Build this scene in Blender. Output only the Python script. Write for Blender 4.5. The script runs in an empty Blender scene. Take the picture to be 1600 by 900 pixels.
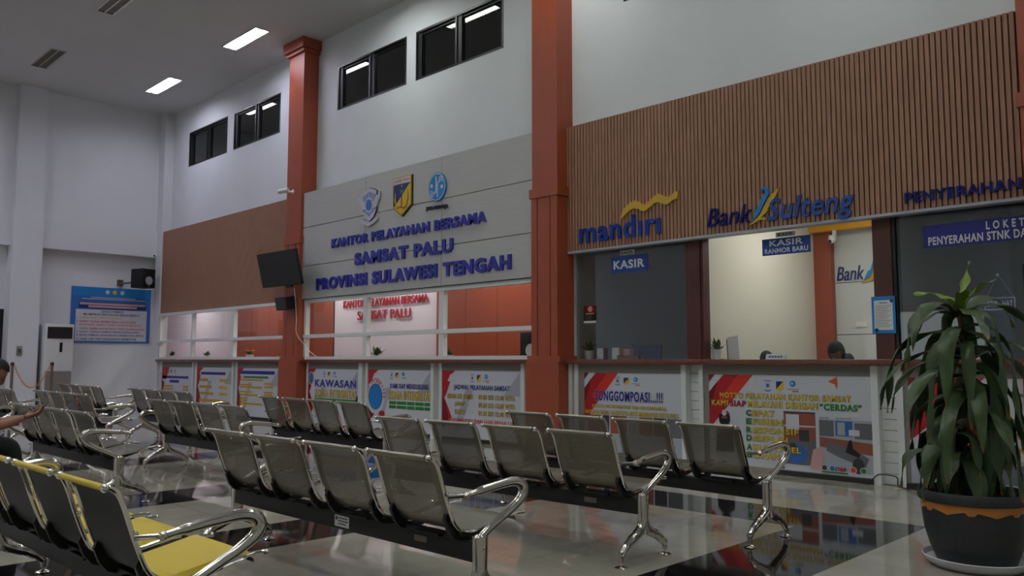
import bpy, bmesh, math, random
from mathutils import Vector, Matrix
random.seed(7)
sc = bpy.context.scene
COL = sc.collection
PI = math.pi

# ------------------------------------------------------------------ camera, world, exposure
cam_d = bpy.data.cameras.new('camera'); cam = bpy.data.objects.new('camera', cam_d); COL.objects.link(cam)
cam.location = (0, 0, 1.25)
cam.rotation_euler = (PI/2 + 0.08709, 0, 0.77994)
cam_d.sensor_width = 36.0; cam_d.lens = 36.0*1278.0/1600.0; cam_d.clip_start = 0.05; cam_d.clip_end = 200
sc.camera = cam
sc.view_settings.view_transform = 'Standard'; sc.view_settings.look = 'None'
sc.view_settings.gamma = 1.0; sc.view_settings.use_curve_mapping = False
sc.view_settings.exposure = 0.0
sc.cycles.use_denoising = True
LAMP = 50.0          # lit ceiling troffers
OFFICE = 10.0         # office ceiling panels behind the counters
SKY = 1.0           # overcast daylight through the entrance side
w = bpy.data.worlds.new('overcast_daylight'); sc.world = w; w.use_nodes = True
bg = w.node_tree.nodes['Background']; bg.inputs[0].default_value = (0.92, 0.97, 1.0, 1); bg.inputs[1].default_value = SKY

# ------------------------------------------------------------------ helpers: materials
def lin(c):
    c = [v/255.0 for v in c]
    return tuple(v/12.92 if v <= 0.04045 else ((v+0.055)/1.055)**2.4 for v in c) + (1.0,)
MATS = {}
def mat(name, rgb, rough=0.6, metal=0.0, spec=0.5, noise=0.0, nscale=8.0, bump=0.0, stretch=(1, 1, 1), coat=0.0, emit=0.0):
    if name in MATS: return MATS[name]
    m = bpy.data.materials.new(name); m.use_nodes = True; MATS[name] = m
    nt = m.node_tree; b = nt.nodes['Principled BSDF']
    c = lin(rgb)
    b.inputs['Base Color'].default_value = c
    b.inputs['Roughness'].default_value = rough; b.inputs['Metallic'].default_value = metal
    b.inputs['Specular IOR Level'].default_value = spec; b.inputs['Coat Weight'].default_value = coat
    if emit > 0:
        b.inputs['Emission Color'].default_value = c; b.inputs['Emission Strength'].default_value = emit
    if noise > 0 or bump > 0:
        tc = nt.nodes.new('ShaderNodeTexCoord'); mp = nt.nodes.new('ShaderNodeMapping')
        mp.inputs['Scale'].default_value = stretch
        nz = nt.nodes.new('ShaderNodeTexNoise'); nz.inputs['Scale'].default_value = nscale; nz.inputs['Detail'].default_value = 5
        nt.links.new(tc.outputs['Object'], mp.inputs['Vector']); nt.links.new(mp.outputs['Vector'], nz.inputs['Vector'])
        if noise > 0:
            rp = nt.nodes.new('ShaderNodeValToRGB'); rp.color_ramp.elements[0].position = 0.3; rp.color_ramp.elements[1].position = 0.7
            rp.color_ramp.elements[0].color = tuple(v*(1-noise) for v in c[:3]) + (1,)
            rp.color_ramp.elements[1].color = tuple(min(1, v*(1+noise)) for v in c[:3]) + (1,)
            nt.links.new(nz.outputs['Fac'], rp.inputs['Fac']); nt.links.new(rp.outputs['Color'], b.inputs['Base Color'])
        if bump > 0:
            bp = nt.nodes.new('ShaderNodeBump'); bp.inputs['Strength'].default_value = bump; bp.inputs['Distance'].default_value = 0.01
            nt.links.new(nz.outputs['Fac'], bp.inputs['Height']); nt.links.new(bp.outputs['Normal'], b.inputs['Normal'])
    return m
def mth(nt, op, a, b=None, c=None):
    n = nt.nodes.new('ShaderNodeMath'); n.operation = op
    for i, v in enumerate((a, b, c)):
        if v is None: continue
        if isinstance(v, (int, float)): n.inputs[i].default_value = v
        else: nt.links.new(v, n.inputs[i])
    return n.outputs[0]
def glass_mat(name, tint, refl, rough=0.0):
    m = bpy.data.materials.new(name); m.use_nodes = True; nt = m.node_tree; nt.nodes.clear()
    out = nt.nodes.new('ShaderNodeOutputMaterial'); tr = nt.nodes.new('ShaderNodeBsdfTransparent'); gl = nt.nodes.new('ShaderNodeBsdfGlossy')
    mx = nt.nodes.new('ShaderNodeMixShader'); fr = nt.nodes.new('ShaderNodeFresnel'); ge = nt.nodes.new('ShaderNodeNewGeometry')
    nt.links.new(mth(nt, 'MULTIPLY_ADD', ge.outputs['Backfacing'], 1/1.45-1.45, 1.45), fr.inputs[0])   # same reflection from either side of the sheet
    tr.inputs[0].default_value = tint; gl.inputs['Roughness'].default_value = rough; gl.inputs[0].default_value = (1, 1, 1, 1)
    nt.links.new(mth(nt, 'MULTIPLY', fr.outputs[0], refl), mx.inputs[0])
    nt.links.new(tr.outputs[0], mx.inputs[1]); nt.links.new(gl.outputs[0], mx.inputs[2]); nt.links.new(mx.outputs[0], out.inputs[0])
    return m
def perforated_mat(name, rgb, metal, rough, W, L, edge=0.05, pu=0.0105, pv=0.0092, r=0.0022):
    """sheet metal with a staggered grid of round holes; UV is in metres"""
    m = bpy.data.materials.new(name); m.use_nodes = True; nt = m.node_tree; b = nt.nodes['Principled BSDF']
    b.inputs['Base Color'].default_value = lin(rgb); b.inputs['Metallic'].default_value = metal; b.inputs['Roughness'].default_value = rough
    uv = nt.nodes.new('ShaderNodeUVMap'); sp = nt.nodes.new('ShaderNodeSeparateXYZ'); nt.links.new(uv.outputs[0], sp.inputs[0])
    u, v = sp.outputs[0], sp.outputs[1]
    vs = mth(nt, 'DIVIDE', v, pv); row = mth(nt, 'FLOOR', vs)
    us = mth(nt, 'ADD', mth(nt, 'DIVIDE', u, pu), mth(nt, 'MULTIPLY', mth(nt, 'MODULO', row, 2.0), 0.5))
    du = mth(nt, 'MULTIPLY', mth(nt, 'SUBTRACT', mth(nt, 'FRACT', us), 0.5), pu)
    dv = mth(nt, 'MULTIPLY', mth(nt, 'SUBTRACT', mth(nt, 'FRACT', vs), 0.5), pv)
    d2 = mth(nt, 'ADD', mth(nt, 'MULTIPLY', du, du), mth(nt, 'MULTIPLY', dv, dv))
    hole = mth(nt, 'LESS_THAN', d2, r*r)
    iu = mth(nt, 'LESS_THAN', mth(nt, 'ABSOLUTE', mth(nt, 'SUBTRACT', u, W/2)), W/2-edge)
    bandv = mth(nt, 'MAXIMUM', mth(nt, 'LESS_THAN', mth(nt, 'ABSOLUTE', mth(nt, 'SUBTRACT', v, 0.20)), 0.155),
                mth(nt, 'LESS_THAN', mth(nt, 'ABSOLUTE', mth(nt, 'SUBTRACT', v, L-0.21)), 0.15))
    fac = mth(nt, 'MULTIPLY', hole, mth(nt, 'MULTIPLY', iu, bandv))
    tr = nt.nodes.new('ShaderNodeBsdfTransparent'); mx = nt.nodes.new('ShaderNodeMixShader'); out = nt.nodes['Material Output']
    nt.links.new(fac, mx.inputs[0]); nt.links.new(b.outputs[0], mx.inputs[1]); nt.links.new(tr.outputs[0], mx.inputs[2]); nt.links.new(mx.outputs[0], out.inputs[0])
    return m

M = dict(
    wall=mat('white_wall_paint', (222, 224, 226), 0.75, noise=0.02, nscale=1.5),
    ceil=mat('white_ceiling_paint', (206, 206, 204), 0.85, noise=0.02, nscale=1.0),
    orange=mat('orange_laminate', (158, 74, 46), 0.42, noise=0.05, nscale=3, stretch=(6, 6, 0.6)),
    slat=mat('brown_slat_wood', (160, 117, 93), 0.6, noise=0.08, nscale=5, stretch=(4, 4, 0.5)),
    groove=mat('slat_groove', (70, 44, 32), 0.7),
    panel=mat('grey_grain_panel', (186, 185, 182), 0.5, noise=0.05, nscale=6, stretch=(0.4, 1, 6)),
    dark=mat('dark_joint', (40, 38, 36), 0.7),
    white=mat('white_enamel', (226, 228, 226), 0.45),
    blackalu=mat('black_aluminium', (24, 24, 24), 0.4),
    brown=mat('dark_brown_wood', (84, 44, 34), 0.45, noise=0.1, nscale=4, stretch=(4, 4, 0.4)),
    granite=mat('red_brown_granite', (112, 66, 56), 0.25, noise=0.25, nscale=60),
    chrome=mat('chrome', (226, 222, 216), 0.09, metal=1.0),
    castalu=mat('polished_cast_aluminium', (205, 200, 192), 0.16, metal=1.0),
    bracket=mat('black_bracket_paint', (14, 14, 15), 0.45),
    beam=mat('black_beam_paint', (26, 25, 26), 0.5),
    yellow=mat('yellow_vinyl', (206, 178, 30), 0.42, bump=0.05, nscale=90),
    blue=mat('blue_acrylic_letter', (44, 48, 150), 0.35),
    navy=mat('navy_glossy_letter', (30, 34, 110), 0.12),
    black=mat('black_plastic', (16, 17, 18), 0.5),
    blackgloss=mat('black_screen', (9, 10, 12), 0.35),
    acwhite=mat('appliance_white', (214, 215, 212), 0.4),
    acgrey=mat('appliance_grey', (136, 130, 124), 0.5),
    skin=mat('skin', (150, 100, 78), 0.5, noise=0.04, nscale=20),
    hair=mat('black_hair', (11, 10, 10), 0.7, noise=0.3, nscale=80, bump=0.3),
    shirt=mat('dark_shirt_cloth', (34, 34, 40), 0.85, bump=0.2, nscale=60),
    trousers=mat('black_trouser_cloth', (22, 22, 25), 0.85, bump=0.2, nscale=60),
    hijab=mat('black_headscarf_cloth', (15, 15, 17), 0.8, bump=0.25, nscale=30),
    p_white=mat('banner_vinyl', (206, 208, 216), 0.45), p_grey=mat('print_grey', (170, 173, 184), 0.45), p_red=mat('print_red', (176, 18, 30), 0.45),
    p_dred=mat('print_dark_red', (120, 12, 20), 0.45), p_blue=mat('print_indigo', (46, 40, 140), 0.45), p_yel=mat('print_yellow', (222, 184, 20), 0.45),
    p_gold=mat('print_gold', (200, 160, 20), 0.45), p_green=mat('print_green', (40, 130, 50), 0.45), p_blk=mat('print_black', (22, 22, 24), 0.45),
    p_cyan=mat('print_sky_blue', (24, 128, 200), 0.4), p_lred=mat('print_bright_red', (216, 50, 36), 0.45), p_orange=mat('print_orange', (214, 90, 30), 0.45),
    p_brick=mat('print_brick', (150, 84, 66), 0.45), p_mid=mat('print_mid_grey', (104, 104, 110), 0.45), p_pink=mat('print_pink', (206, 160, 160), 0.45),
    p_dk=mat('print_dark_grey', (58, 56, 62), 0.45), p_mblue=mat('print_mid_blue', (52, 104, 180), 0.45), p_deep=mat('print_deep_blue', (24, 44, 110), 0.45), p_lav=mat('print_pale_lavender', (196, 190, 206), 0.45),
    sign_blue=mat('sticker_blue', (20, 66, 150), 0.35), sign_indigo=mat('sticker_indigo', (30, 34, 130), 0.35), paper=mat('white_paper', (224, 224, 222), 0.7),
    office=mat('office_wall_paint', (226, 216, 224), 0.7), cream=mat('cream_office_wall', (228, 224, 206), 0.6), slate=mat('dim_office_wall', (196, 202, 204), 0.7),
    dimroom=mat('dim_room_wall', (186, 192, 194), 0.75), greypanel=mat('pale_grey_panel', (206, 210, 206), 0.5), amber=mat('amber_panel', (236, 168, 30), 0.4), peach=mat('peach_card', (210, 160, 140), 0.6), ofloor=mat('office_floor', (150, 146, 138), 0.3),
    pot=mat('charcoal_plastic_pot', (44, 45, 48), 0.5, noise=0.15, nscale=30), potband=mat('bronze_pot_band', (186, 116, 52), 0.4), saucer=mat('white_plastic_saucer', (200, 198, 204), 0.4),
    soil=mat('potting_soil', (30, 24, 20), 0.9, bump=0.6, nscale=50), stem=mat('brown_stem', (92, 70, 54), 0.8, bump=0.4, nscale=30),
    red3d=mat('crimson_letter', (176, 30, 50), 0.4), glow=mat('window_daylight', (110, 150, 190), 0.5, emit=0.35),
    rope=mat('orange_plastic_chain', (222, 136, 40), 0.5), steelpost=mat('brushed_post', (130, 120, 112), 0.35, metal=0.7), cardboard=mat('brown_tray', (130, 66, 44), 0.6),
    leaf_small=mat('small_leaf', (70, 104, 56), 0.55),
)
M['lamp'] = mat('troffer_glow', (247, 255, 253), 0.5, emit=LAMP); M['lampv'] = mat('troffer_glow_violet', (232, 232, 255), 0.5, emit=LAMP*1.2)
M['olamp'] = mat('office_glow', (255, 251, 246), 0.5, emit=OFFICE)
M['blamp'] = mat('bank_office_glow', (255, 252, 246), 0.5, emit=OFFICE*0.62)
M['glass'] = glass_mat('clear_counter_glass', (0.96, 0.97, 0.97, 1), 0.55)
M['dimglass'] = glass_mat('tinted_counter_glass', (0.92, 0.95, 0.95, 1), 2.0)
M['darkglass'] = mat('dark_window_glass', (9, 12, 12), 0.015, spec=1.0)
def leaf_material():
    m = bpy.data.materials.new('dracaena_leaf'); m.use_nodes = True; nt = m.node_tree; b = nt.nodes['Principled BSDF']
    uv = nt.nodes.new('ShaderNodeUVMap'); sp = nt.nodes.new('ShaderNodeSeparateXYZ'); nt.links.new(uv.outputs[0], sp.inputs[0])
    nz = nt.nodes.new('ShaderNodeTexNoise'); nz.inputs['Scale'].default_value = 5
    mp = nt.nodes.new('ShaderNodeMapping'); mp.inputs['Scale'].default_value = (10, 1.2, 1); nt.links.new(uv.outputs[0], mp.inputs[0]); nt.links.new(mp.outputs[0], nz.inputs['Vector'])
    rp = nt.nodes.new('ShaderNodeValToRGB'); e = rp.color_ramp.elements
    e[0].position = 0.35; e[0].color = lin((40, 58, 30)); e[1].position = 0.7; e[1].color = lin((76, 96, 52))
    nt.links.new(nz.outputs['Fac'], rp.inputs[0])
    tip = nt.nodes.new('ShaderNodeMapRange'); tip.inputs[1].default_value = 0.93; tip.inputs[2].default_value = 1.0; nt.links.new(sp.outputs[1], tip.inputs[0])
    mx = nt.nodes.new('ShaderNodeMix'); mx.data_type = 'RGBA'; nt.links.new(tip.outputs[0], mx.inputs[0]); nt.links.new(rp.outputs[0], mx.inputs[6]); mx.inputs[7].default_value = lin((128, 84, 50))
    nt.links.new(mx.outputs[2], b.inputs['Base Color']); b.inputs['Roughness'].default_value = 0.42
    return m
M['leaf'] = leaf_material()
M['newleaf'] = mat('young_dracaena_leaf', (112, 138, 44), 0.45, noise=0.15, nscale=10)
M['dryleaf'] = mat('dry_dracaena_leaf', (140, 84, 62), 0.7, noise=0.2, nscale=12)
def floor_material():
    m = bpy.data.materials.new('polished_floor_tiles'); m.use_nodes = True; nt = m.node_tree; b = nt.nodes['Principled BSDF']
    ge = nt.nodes.new('ShaderNodeNewGeometry'); sp = nt.nodes.new('ShaderNodeSeparateXYZ'); nt.links.new(ge.outputs['Position'], sp.inputs[0])
    x, y = sp.outputs[0], sp.outputs[1]
    T = 0.7175
    def inside(v, a, c): return mth(nt, 'LESS_THAN', mth(nt, 'ABSOLUTE', mth(nt, 'SUBTRACT', v, (a+c)/2)), (c-a)/2)
    band = None
    for a, c in [(-2.91, -2.19), (-5.79, -5.07), (-7.94, -7.22), (-10.81, -10.10), (-12.96, -12.25), (-15.83, -15.12), (-17.98, -17.27), (2.11, 2.83), (-0.04, 0.68)]:
        k = inside(x, a, c); band = k if band is None else mth(nt, 'MAXIMUM', band, k)
    band = mth(nt, 'MULTIPLY', band, mth(nt, 'LESS_THAN', y, 6.65))
    band = mth(nt, 'MAXIMUM', band, mth(nt, 'MULTIPLY', inside(y, 5.95, 6.65), mth(nt, 'LESS_THAN', x, -2.19)))
    def joint(v, o):
        f = mth(nt, 'FRACT', mth(nt, 'DIVIDE', mth(nt, 'SUBTRACT', v, o), T))
        return mth(nt, 'GREATER_THAN', mth(nt, 'ABSOLUTE', mth(nt, 'SUBTRACT', f, 0.5)), 0.497)
    jt = mth(nt, 'MAXIMUM', joint(x, -2.19-T*40), joint(y, 5.95-T*40))
    nz = nt.nodes.new('ShaderNodeTexNoise'); nz.inputs['Scale'].default_value = 2.2; nz.inputs['Detail'].default_value = 6; nz.inputs['Distortion'].default_value = 1.2
    nt.links.new(ge.outputs['Position'], nz.inputs['Vector'])
    rp = nt.nodes.new('ShaderNodeValToRGB'); e = rp.color_ramp.elements
    e[0].position = 0.3; e[0].color = lin((154, 148, 135)); e[1].position = 0.7; e[1].color = lin((168, 162, 149)); nt.links.new(nz.outputs['Fac'], rp.inputs[0])
    def mixc(f, a, c):
        mx = nt.nodes.new('ShaderNodeMix'); mx.data_type = 'RGBA'; nt.links.new(f, mx.inputs[0])
        if isinstance(a, tuple): mx.inputs[6].default_value = a
        else: nt.links.new(a, mx.inputs[6])
        mx.inputs[7].default_value = c; return mx.outputs[2]
    c = mixc(band, rp.outputs[0], lin((20, 18, 18)))
    c = mixc(mth(nt, 'MULTIPLY', jt, 0.55), c, lin((90, 84, 76)))
    nt.links.new(c, b.inputs['Base Color']); b.inputs['Roughness'].default_value = 0.05; b.inputs['Specular IOR Level'].default_value = 0.6
    return m
M['floor'] = floor_material()

# ------------------------------------------------------------------ helpers: meshes and objects
class MB:
    """collects shapes for ONE mesh object"""
    def __init__(s): s.bm = bmesh.new(); s.smooth = True
    def box(s, x0, x1, y0, y1, z0, z1, bev=0.0):
        r = bmesh.ops.create_cube(s.bm, size=1.0); vs = r['verts']
        for v in vs: v.co = Vector(((x0+x1)/2+v.co.x*(x1-x0), (y0+y1)/2+v.co.y*(y1-y0), (z0+z1)/2+v.co.z*(z1-z0)))
        if bev > 0:
            es = list({e for v in vs for e in v.link_edges})
            bmesh.ops.bevel(s.bm, geom=es, offset=bev, segments=2, affect='EDGES', profile=0.5)
        return s
    def tube(s, pts, r, n=10, cap=True, flat=None):
        """sweep; r number or list; flat=(a,b) scales the section along side and normal"""
        pts = [Vector(p) for p in pts]; N = len(pts); rs = r if isinstance(r, (list, tuple)) else [r]*N
        fa, fb = flat if flat else (1, 1)
        rings = []; t0 = (pts[1]-pts[0]).normalized()
        up = Vector((1, 0, 0)) if abs(t0.x) < 0.9 else Vector((0, 0, 1))
        nrm = (up - t0*up.dot(t0)).normalized()
        for i, p in enumerate(pts):
            t = ((pts[min(i+1, N-1)]-pts[i]).normalized() + (pts[i]-pts[max(i-1, 0)]).normalized()).normalized() if 0 < i < N-1 else ((pts[1]-pts[0]) if i == 0 else (pts[-1]-pts[-2])).normalized()
            nrm = (nrm - t*nrm.dot(t)).normalized(); bn = t.cross(nrm)
            rings.append([s.bm.verts.new(p + nrm*(math.cos(2*PI*k/n)*rs[i]*fa) + bn*(math.sin(2*PI*k/n)*rs[i]*fb)) for k in range(n)])
        for a, b in zip(rings, rings[1:]):
            for k in range(n): s.bm.faces.new((a[k], a[(k+1) % n], b[(k+1) % n], b[k]))
        if cap: s.bm.faces.new(rings[0][::-1]); s.bm.faces.new(rings[-1])
        return s
    def cyl(s, p0, p1, r, n=16, r1=None): return s.tube([p0, p1], [r, r if r1 is None else r1], n)
    def ball(s, c, r, seg=16, ring=10, sc_=(1, 1, 1)):
        q = bmesh.ops.create_uvsphere(s.bm, u_segments=seg, v_segments=ring, radius=r)
        for v in q['verts']: v.co = Vector((c[0]+v.co.x*sc_[0], c[1]+v.co.y*sc_[1], c[2]+v.co.z*sc_[2]))
        return s
    def lathe(s, prof, c=(0, 0, 0), n=40):
        rings = []
        for r, z in prof:
            if r < 1e-5: rings.append([s.bm.verts.new((c[0], c[1], c[2]+z))])
            else: rings.append([s.bm.verts.new((c[0]+r*math.cos(2*PI*k/n), c[1]+r*math.sin(2*PI*k/n), c[2]+z)) for k in range(n)])
        for a, b in zip(rings, rings[1:]):
            for k in range(n):
                k2 = (k+1) % n
                if len(a) == 1 and len(b) == 1: continue
                if len(a) == 1: s.bm.faces.new((a[0], b[k2], b[k]))
                elif len(b) == 1: s.bm.faces.new((a[k], a[k2], b[0]))
                else: s.bm.faces.new((a[k], a[k2], b[k2], b[k]))
        return s
    def poly(s, pts3, ext):
        """planar outline pts3 extruded by vector ext"""
        e = Vector(ext); a = [s.bm.verts.new(Vector(p)) for p in pts3]; b = [s.bm.verts.new(Vector(p)+e) for p in pts3]
        s.bm.faces.new(a); s.bm.faces.new(b[::-1])
        for i in range(len(a)):
            j = (i+1) % len(a); s.bm.faces.new((a[j], a[i], b[i], b[j]))
        return s
    def addmesh(s, me, f=None):
        off = len(s.bm.verts); vs = [s.bm.verts.new(f(v.co) if f else v.co) for v in me.vertices]
        for p in me.polygons:
            try: s.bm.faces.new([vs[i] for i in p.vertices])
            except ValueError: pass
        return s
    def mesh(s, name, mats, off=None, recalc=True):
        if recalc: bmesh.ops.recalc_face_normals(s.bm, faces=s.bm.faces)
        if off is not None: bmesh.ops.translate(s.bm, verts=s.bm.verts, vec=-Vector(off))
        me = bpy.data.meshes.new(name); s.bm.to_mesh(me); s.bm.free()
        for m_ in (mats if isinstance(mats, (list, tuple)) else [mats]): me.materials.append(m_)
        if s.smooth:
            me.polygons.foreach_set('use_smooth', [True]*len(me.polygons))
            me.set_sharp_from_angle(angle=math.radians(38))
        return me
    def build(s, name, mats, parent=None, local=False):
        """local: vertices are already in the parent's space"""
        if parent is not None:
            o = bpy.data.objects.new(name, s.mesh(name, mats, None if local else world_loc(parent))); COL.objects.link(o); o.parent = parent
        else:
            vs = s.bm.verts; lo = [min(v.co[i] for v in vs) for i in range(3)]; hi = [max(v.co[i] for v in vs) for i in range(3)]
            base = ((lo[0]+hi[0])/2, (lo[1]+hi[1])/2, lo[2])
            o = bpy.data.objects.new(name, s.mesh(name, mats, base)); o.location = base; COL.objects.link(o)
        return o
def world_loc(o):
    p = Vector((0, 0, 0))
    while o is not None: p = p + o.location; o = o.parent
    return p
def tag(o, label, cat, group=None, kind=None):
    if label: o['label'] = label
    if cat: o['category'] = cat
    if group: o['group'] = group
    if kind: o['kind'] = kind
    return o
def struct(o, label=None, cat=None): return tag(o, label, cat, kind='structure')
def thing(name, loc, label, cat, group=None, rz=0.0):
    o = bpy.data.objects.new(name, None); o.empty_display_size = 0.1; COL.objects.link(o); o.location = loc; o.rotation_euler = (0, 0, rz)
    return tag(o, label, cat, group)
def part(name, me, parent):
    o = bpy.data.objects.new(name, me); COL.objects.link(o); o.parent = parent; return o
def spline(pts, n=8, closed=False):
    pts = [Vector(p) for p in pts]; out = []; N = len(pts)
    for i in range(N if closed else N-1):
        p1, p2 = pts[i], pts[(i+1) % N]
        p0 = pts[i-1] if (closed or i > 0) else p1*2-p2
        p3 = pts[(i+2) % N] if (closed or i < N-2) else p2*2-p1
        for k in range(n):
            t = k/n
            out.append(0.5*((2*p1)+(p2-p0)*t+(2*p0-5*p1+4*p2-p3)*t*t+(3*p1-p0-3*p2+p3)*t**3))
    if not closed: out.append(pts[-1])
    return out

# planes things are mounted on: 'F' faces the hall (-y), 'L' is the left wall (faces +x)
def onplane(pl, d):
    if pl == 'F': return (lambda a, b, k=0.0: Vector((a, d-k, b))), Vector((0, 1, 0))
    return (lambda a, b, k=0.0: Vector((d+k, a, b))), Vector((-1, 0, 0))
_tc = {}
def text_mesh(body, bold=0.0, shear=0.0, space=None):
    key = (body, bold, shear, space)
    if key in _tc: return _tc[key]
    cu = bpy.data.curves.new('lettering_curve', 'FONT'); cu.body = body; cu.size = 1.0; cu.offset = bold; cu.shear = shear; cu.extrude = 0.0; cu.space_character = space or 1.0+3.4*max(0.0, bold); cu.resolution_u = 3
    o = bpy.data.objects.new('lettering_curve', cu); COL.objects.link(o)
    dg = bpy.context.evaluated_depsgraph_get(); dg.update()
    me = bpy.data.meshes.new_from_object(o.evaluated_get(dg)); bpy.data.objects.remove(o); bpy.data.curves.remove(cu)
    xs = [v.co.x for v in me.vertices]; ys = [v.co.y for v in me.vertices]
    _tc[key] = (me, min(xs), max(xs), min(ys), max(ys)); return _tc[key]
def put_text(parent, body, a0, a1, b0, b1, m, pl='F', d=0.0, depth=0.002, bold=0.012, shear=0.0, name='lettering', space=None):
    """text fitted to the rectangle a0..a1 x b0..b1 on plane pl at distance d (its front), sides going back by depth"""
    me, x0, x1, y0, y1 = text_mesh(body, bold, shear, space); P, back = onplane(pl, d)
    mb = MB(); mb.smooth = False
    for p in me.polygons:
        q = []
        for i in p.vertices:
            c = me.vertices[i].co; u = (c.x-x0)/(x1-x0); v = (c.y-y0)/(y1-y0)
            q.append(P(a0+u*(a1-a0), b0+v*(b1-b0)))
        try: mb.bm.faces.new([mb.bm.verts.new(k) for k in q])
        except ValueError: pass
    bmesh.ops.remove_doubles(mb.bm, verts=mb.bm.verts, dist=1e-5)
    if depth > 0.004:
        r = bmesh.ops.extrude_face_region(mb.bm, geom=list(mb.bm.faces))
        bmesh.ops.translate(mb.bm, verts=[g for g in r['geom'] if isinstance(g, bmesh.types.BMVert)], vec=back*depth)
    return mb.build(name, m, parent)
def put_letters(parent, body, a0, a1, b0, b1, m, pl='F', d=0.0, depth=0.03, bold=0.03, shear=0.0, mats=None, skew=0.0):
    """free-standing letters: every glyph a part of its own"""
    me, x0, x1, y0, y1 = text_mesh(body, bold, shear); P, back = onplane(pl, d)
    n = len(me.vertices); par = list(range(n))
    def find(i):
        while par[i] != i: par[i] = par[par[i]]; i = par[i]
        return i
    for p in me.polygons:
        a = find(p.vertices[0])
        for i in p.vertices[1:]: par[find(i)] = a
    comp = {}
    for p in me.polygons: comp.setdefault(find(p.vertices[0]), []).append(p)
    gl = []
    for ps in comp.values():
        xs = [me.vertices[i].co.x for p in ps for i in p.vertices]; gl.append([min(xs), max(xs), ps])
    gl.sort(key=lambda g: g[0]); out = []
    for g in gl:
        if out and g[0] < out[-1][1] and min(g[1], out[-1][1])-g[0] > 0.6*min(g[1]-g[0], out[-1][1]-out[-1][0]): out[-1][1] = max(out[-1][1], g[1]); out[-1][2] = out[-1][2]+g[2]
        else: out.append(g)
    for gi, g in enumerate(out):
        mb = MB(); mb.smooth = False
        for p in g[2]:
            q = []
            for i in p.vertices:
                c = me.vertices[i].co; u = (c.x-x0)/(x1-x0); v = (c.y-y0)/(y1-y0); q.append(P(a0+u*(a1-a0), b0+v*(b1-b0)+skew*u))
            try: mb.bm.faces.new([mb.bm.verts.new(k) for k in q])
            except ValueError: pass
        bmesh.ops.remove_doubles(mb.bm, verts=mb.bm.verts, dist=1e-5)
        r = bmesh.ops.extrude_face_region(mb.bm, geom=list(mb.bm.faces))
        bmesh.ops.translate(mb.bm, verts=[q for q in r['geom'] if isinstance(q, bmesh.types.BMVert)], vec=back*depth)
        mb.build('letter', mats[gi] if mats else m, parent)
def flat(parent, name, pts, m, pl='F', d=0.0, k=0.0, depth=0.002):
    P, back = onplane(pl, d); mb = MB(); mb.smooth = False
    mb.poly([P(a, b, k) for a, b in pts], back*depth); return mb.build(name, m, parent)
def rect(a0, a1, b0, b1): return [(a0, b0), (a1, b0), (a1, b1), (a0, b1)]
def ell(ca, cb, ra, rb, n=32, t0=0, t1=2*PI): return [(ca+ra*math.cos(t0+(t1-t0)*k/n), cb+rb*math.sin(t0+(t1-t0)*k/n)) for k in range(n + (0 if abs(t1-t0-2*PI) < 1e-6 else 1))]
def strip2(pts, wd):
    """outline of a 2-D stroke of width wd (number or list)"""
    pts = [Vector(p) for p in pts]; L = []; R = []
    for i, p in enumerate(pts):
        t = (pts[min(i+1, len(pts)-1)]-pts[max(i-1, 0)]).normalized(); n = Vector((-t.y, t.x)); h = (wd[i] if isinstance(wd, list) else wd)/2
        L.append(p+n*h); R.append(p-n*h)
    return [(p.x, p.y) for p in L+R[::-1]]

# ------------------------------------------------------------------ the room
XL, XR, YB, YW, ZC = -21.2, 5.5, -7.0, 8.63, 7.6       # left wall, right wall, entrance side, counter wall, ceiling
F = lambda *a, **k: MB().box(*a, **k)
struct(F(XL-0.4, XR+0.2, YB-0.2, 8.62, -0.12, 0.0).build('floor', M['floor']), 'glossy cream floor tiles crossed by black granite bands', 'floor')
# ceiling slab with recesses cut for the troffers
TX = [-18.82, -14.86, -10.88, -6.90, -2.92, 1.06]; TY = [7.485, 5.065, 2.65, 0.23, -2.19]
def ceiling():
    xs = sorted([XL-0.3, XR+0.2] + [t+s*0.675 for t in TX for s in (-1, 1)]); ys = sorted([YB-0.2, YW+0.4] + [t+s*0.145 for t in TY for s in (-1, 1)])
    mb = MB(); mb.smooth = False
    hx = lambda i: any(abs((xs[i]+xs[i+1])/2-t) < 0.1 for t in TX); hy = lambda j: any(abs((ys[j]+ys[j+1])/2-t) < 0.1 for t in TY)
    for j in range(len(ys)-1):
        if not hy(j): mb.box(xs[0], xs[-1], ys[j], ys[j+1], ZC, ZC+0.14); continue
        for i in range(len(xs)-1):
            if not hx(i): mb.box(xs[i], xs[i+1], ys[j], ys[j+1], ZC, ZC+0.14)
    return mb.build('ceiling', M['ceil'])
struct(ceiling(), 'plain off-white ceiling with recessed light troffers', 'ceiling')
# entrance side (behind the camera) with wide openings, and the side wall
mb = MB()
for x0, x1, z0, z1 in [(XL, -9.6, 0, ZC), (-6.4, XR, 0, ZC), (-9.6, -6.4, 2.6, ZC)]: mb.box(x0, x1, YB-0.2, YB, z0, z1)
struct(mb.build('wall_entrance', M['wall']), 'white wall with the entrance opening', 'wall')
struct(F(XR, XR+0.2, YB, 13.4, 0, ZC).build('wall_right', M['wall']), 'plain white side wall', 'wall')
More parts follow.
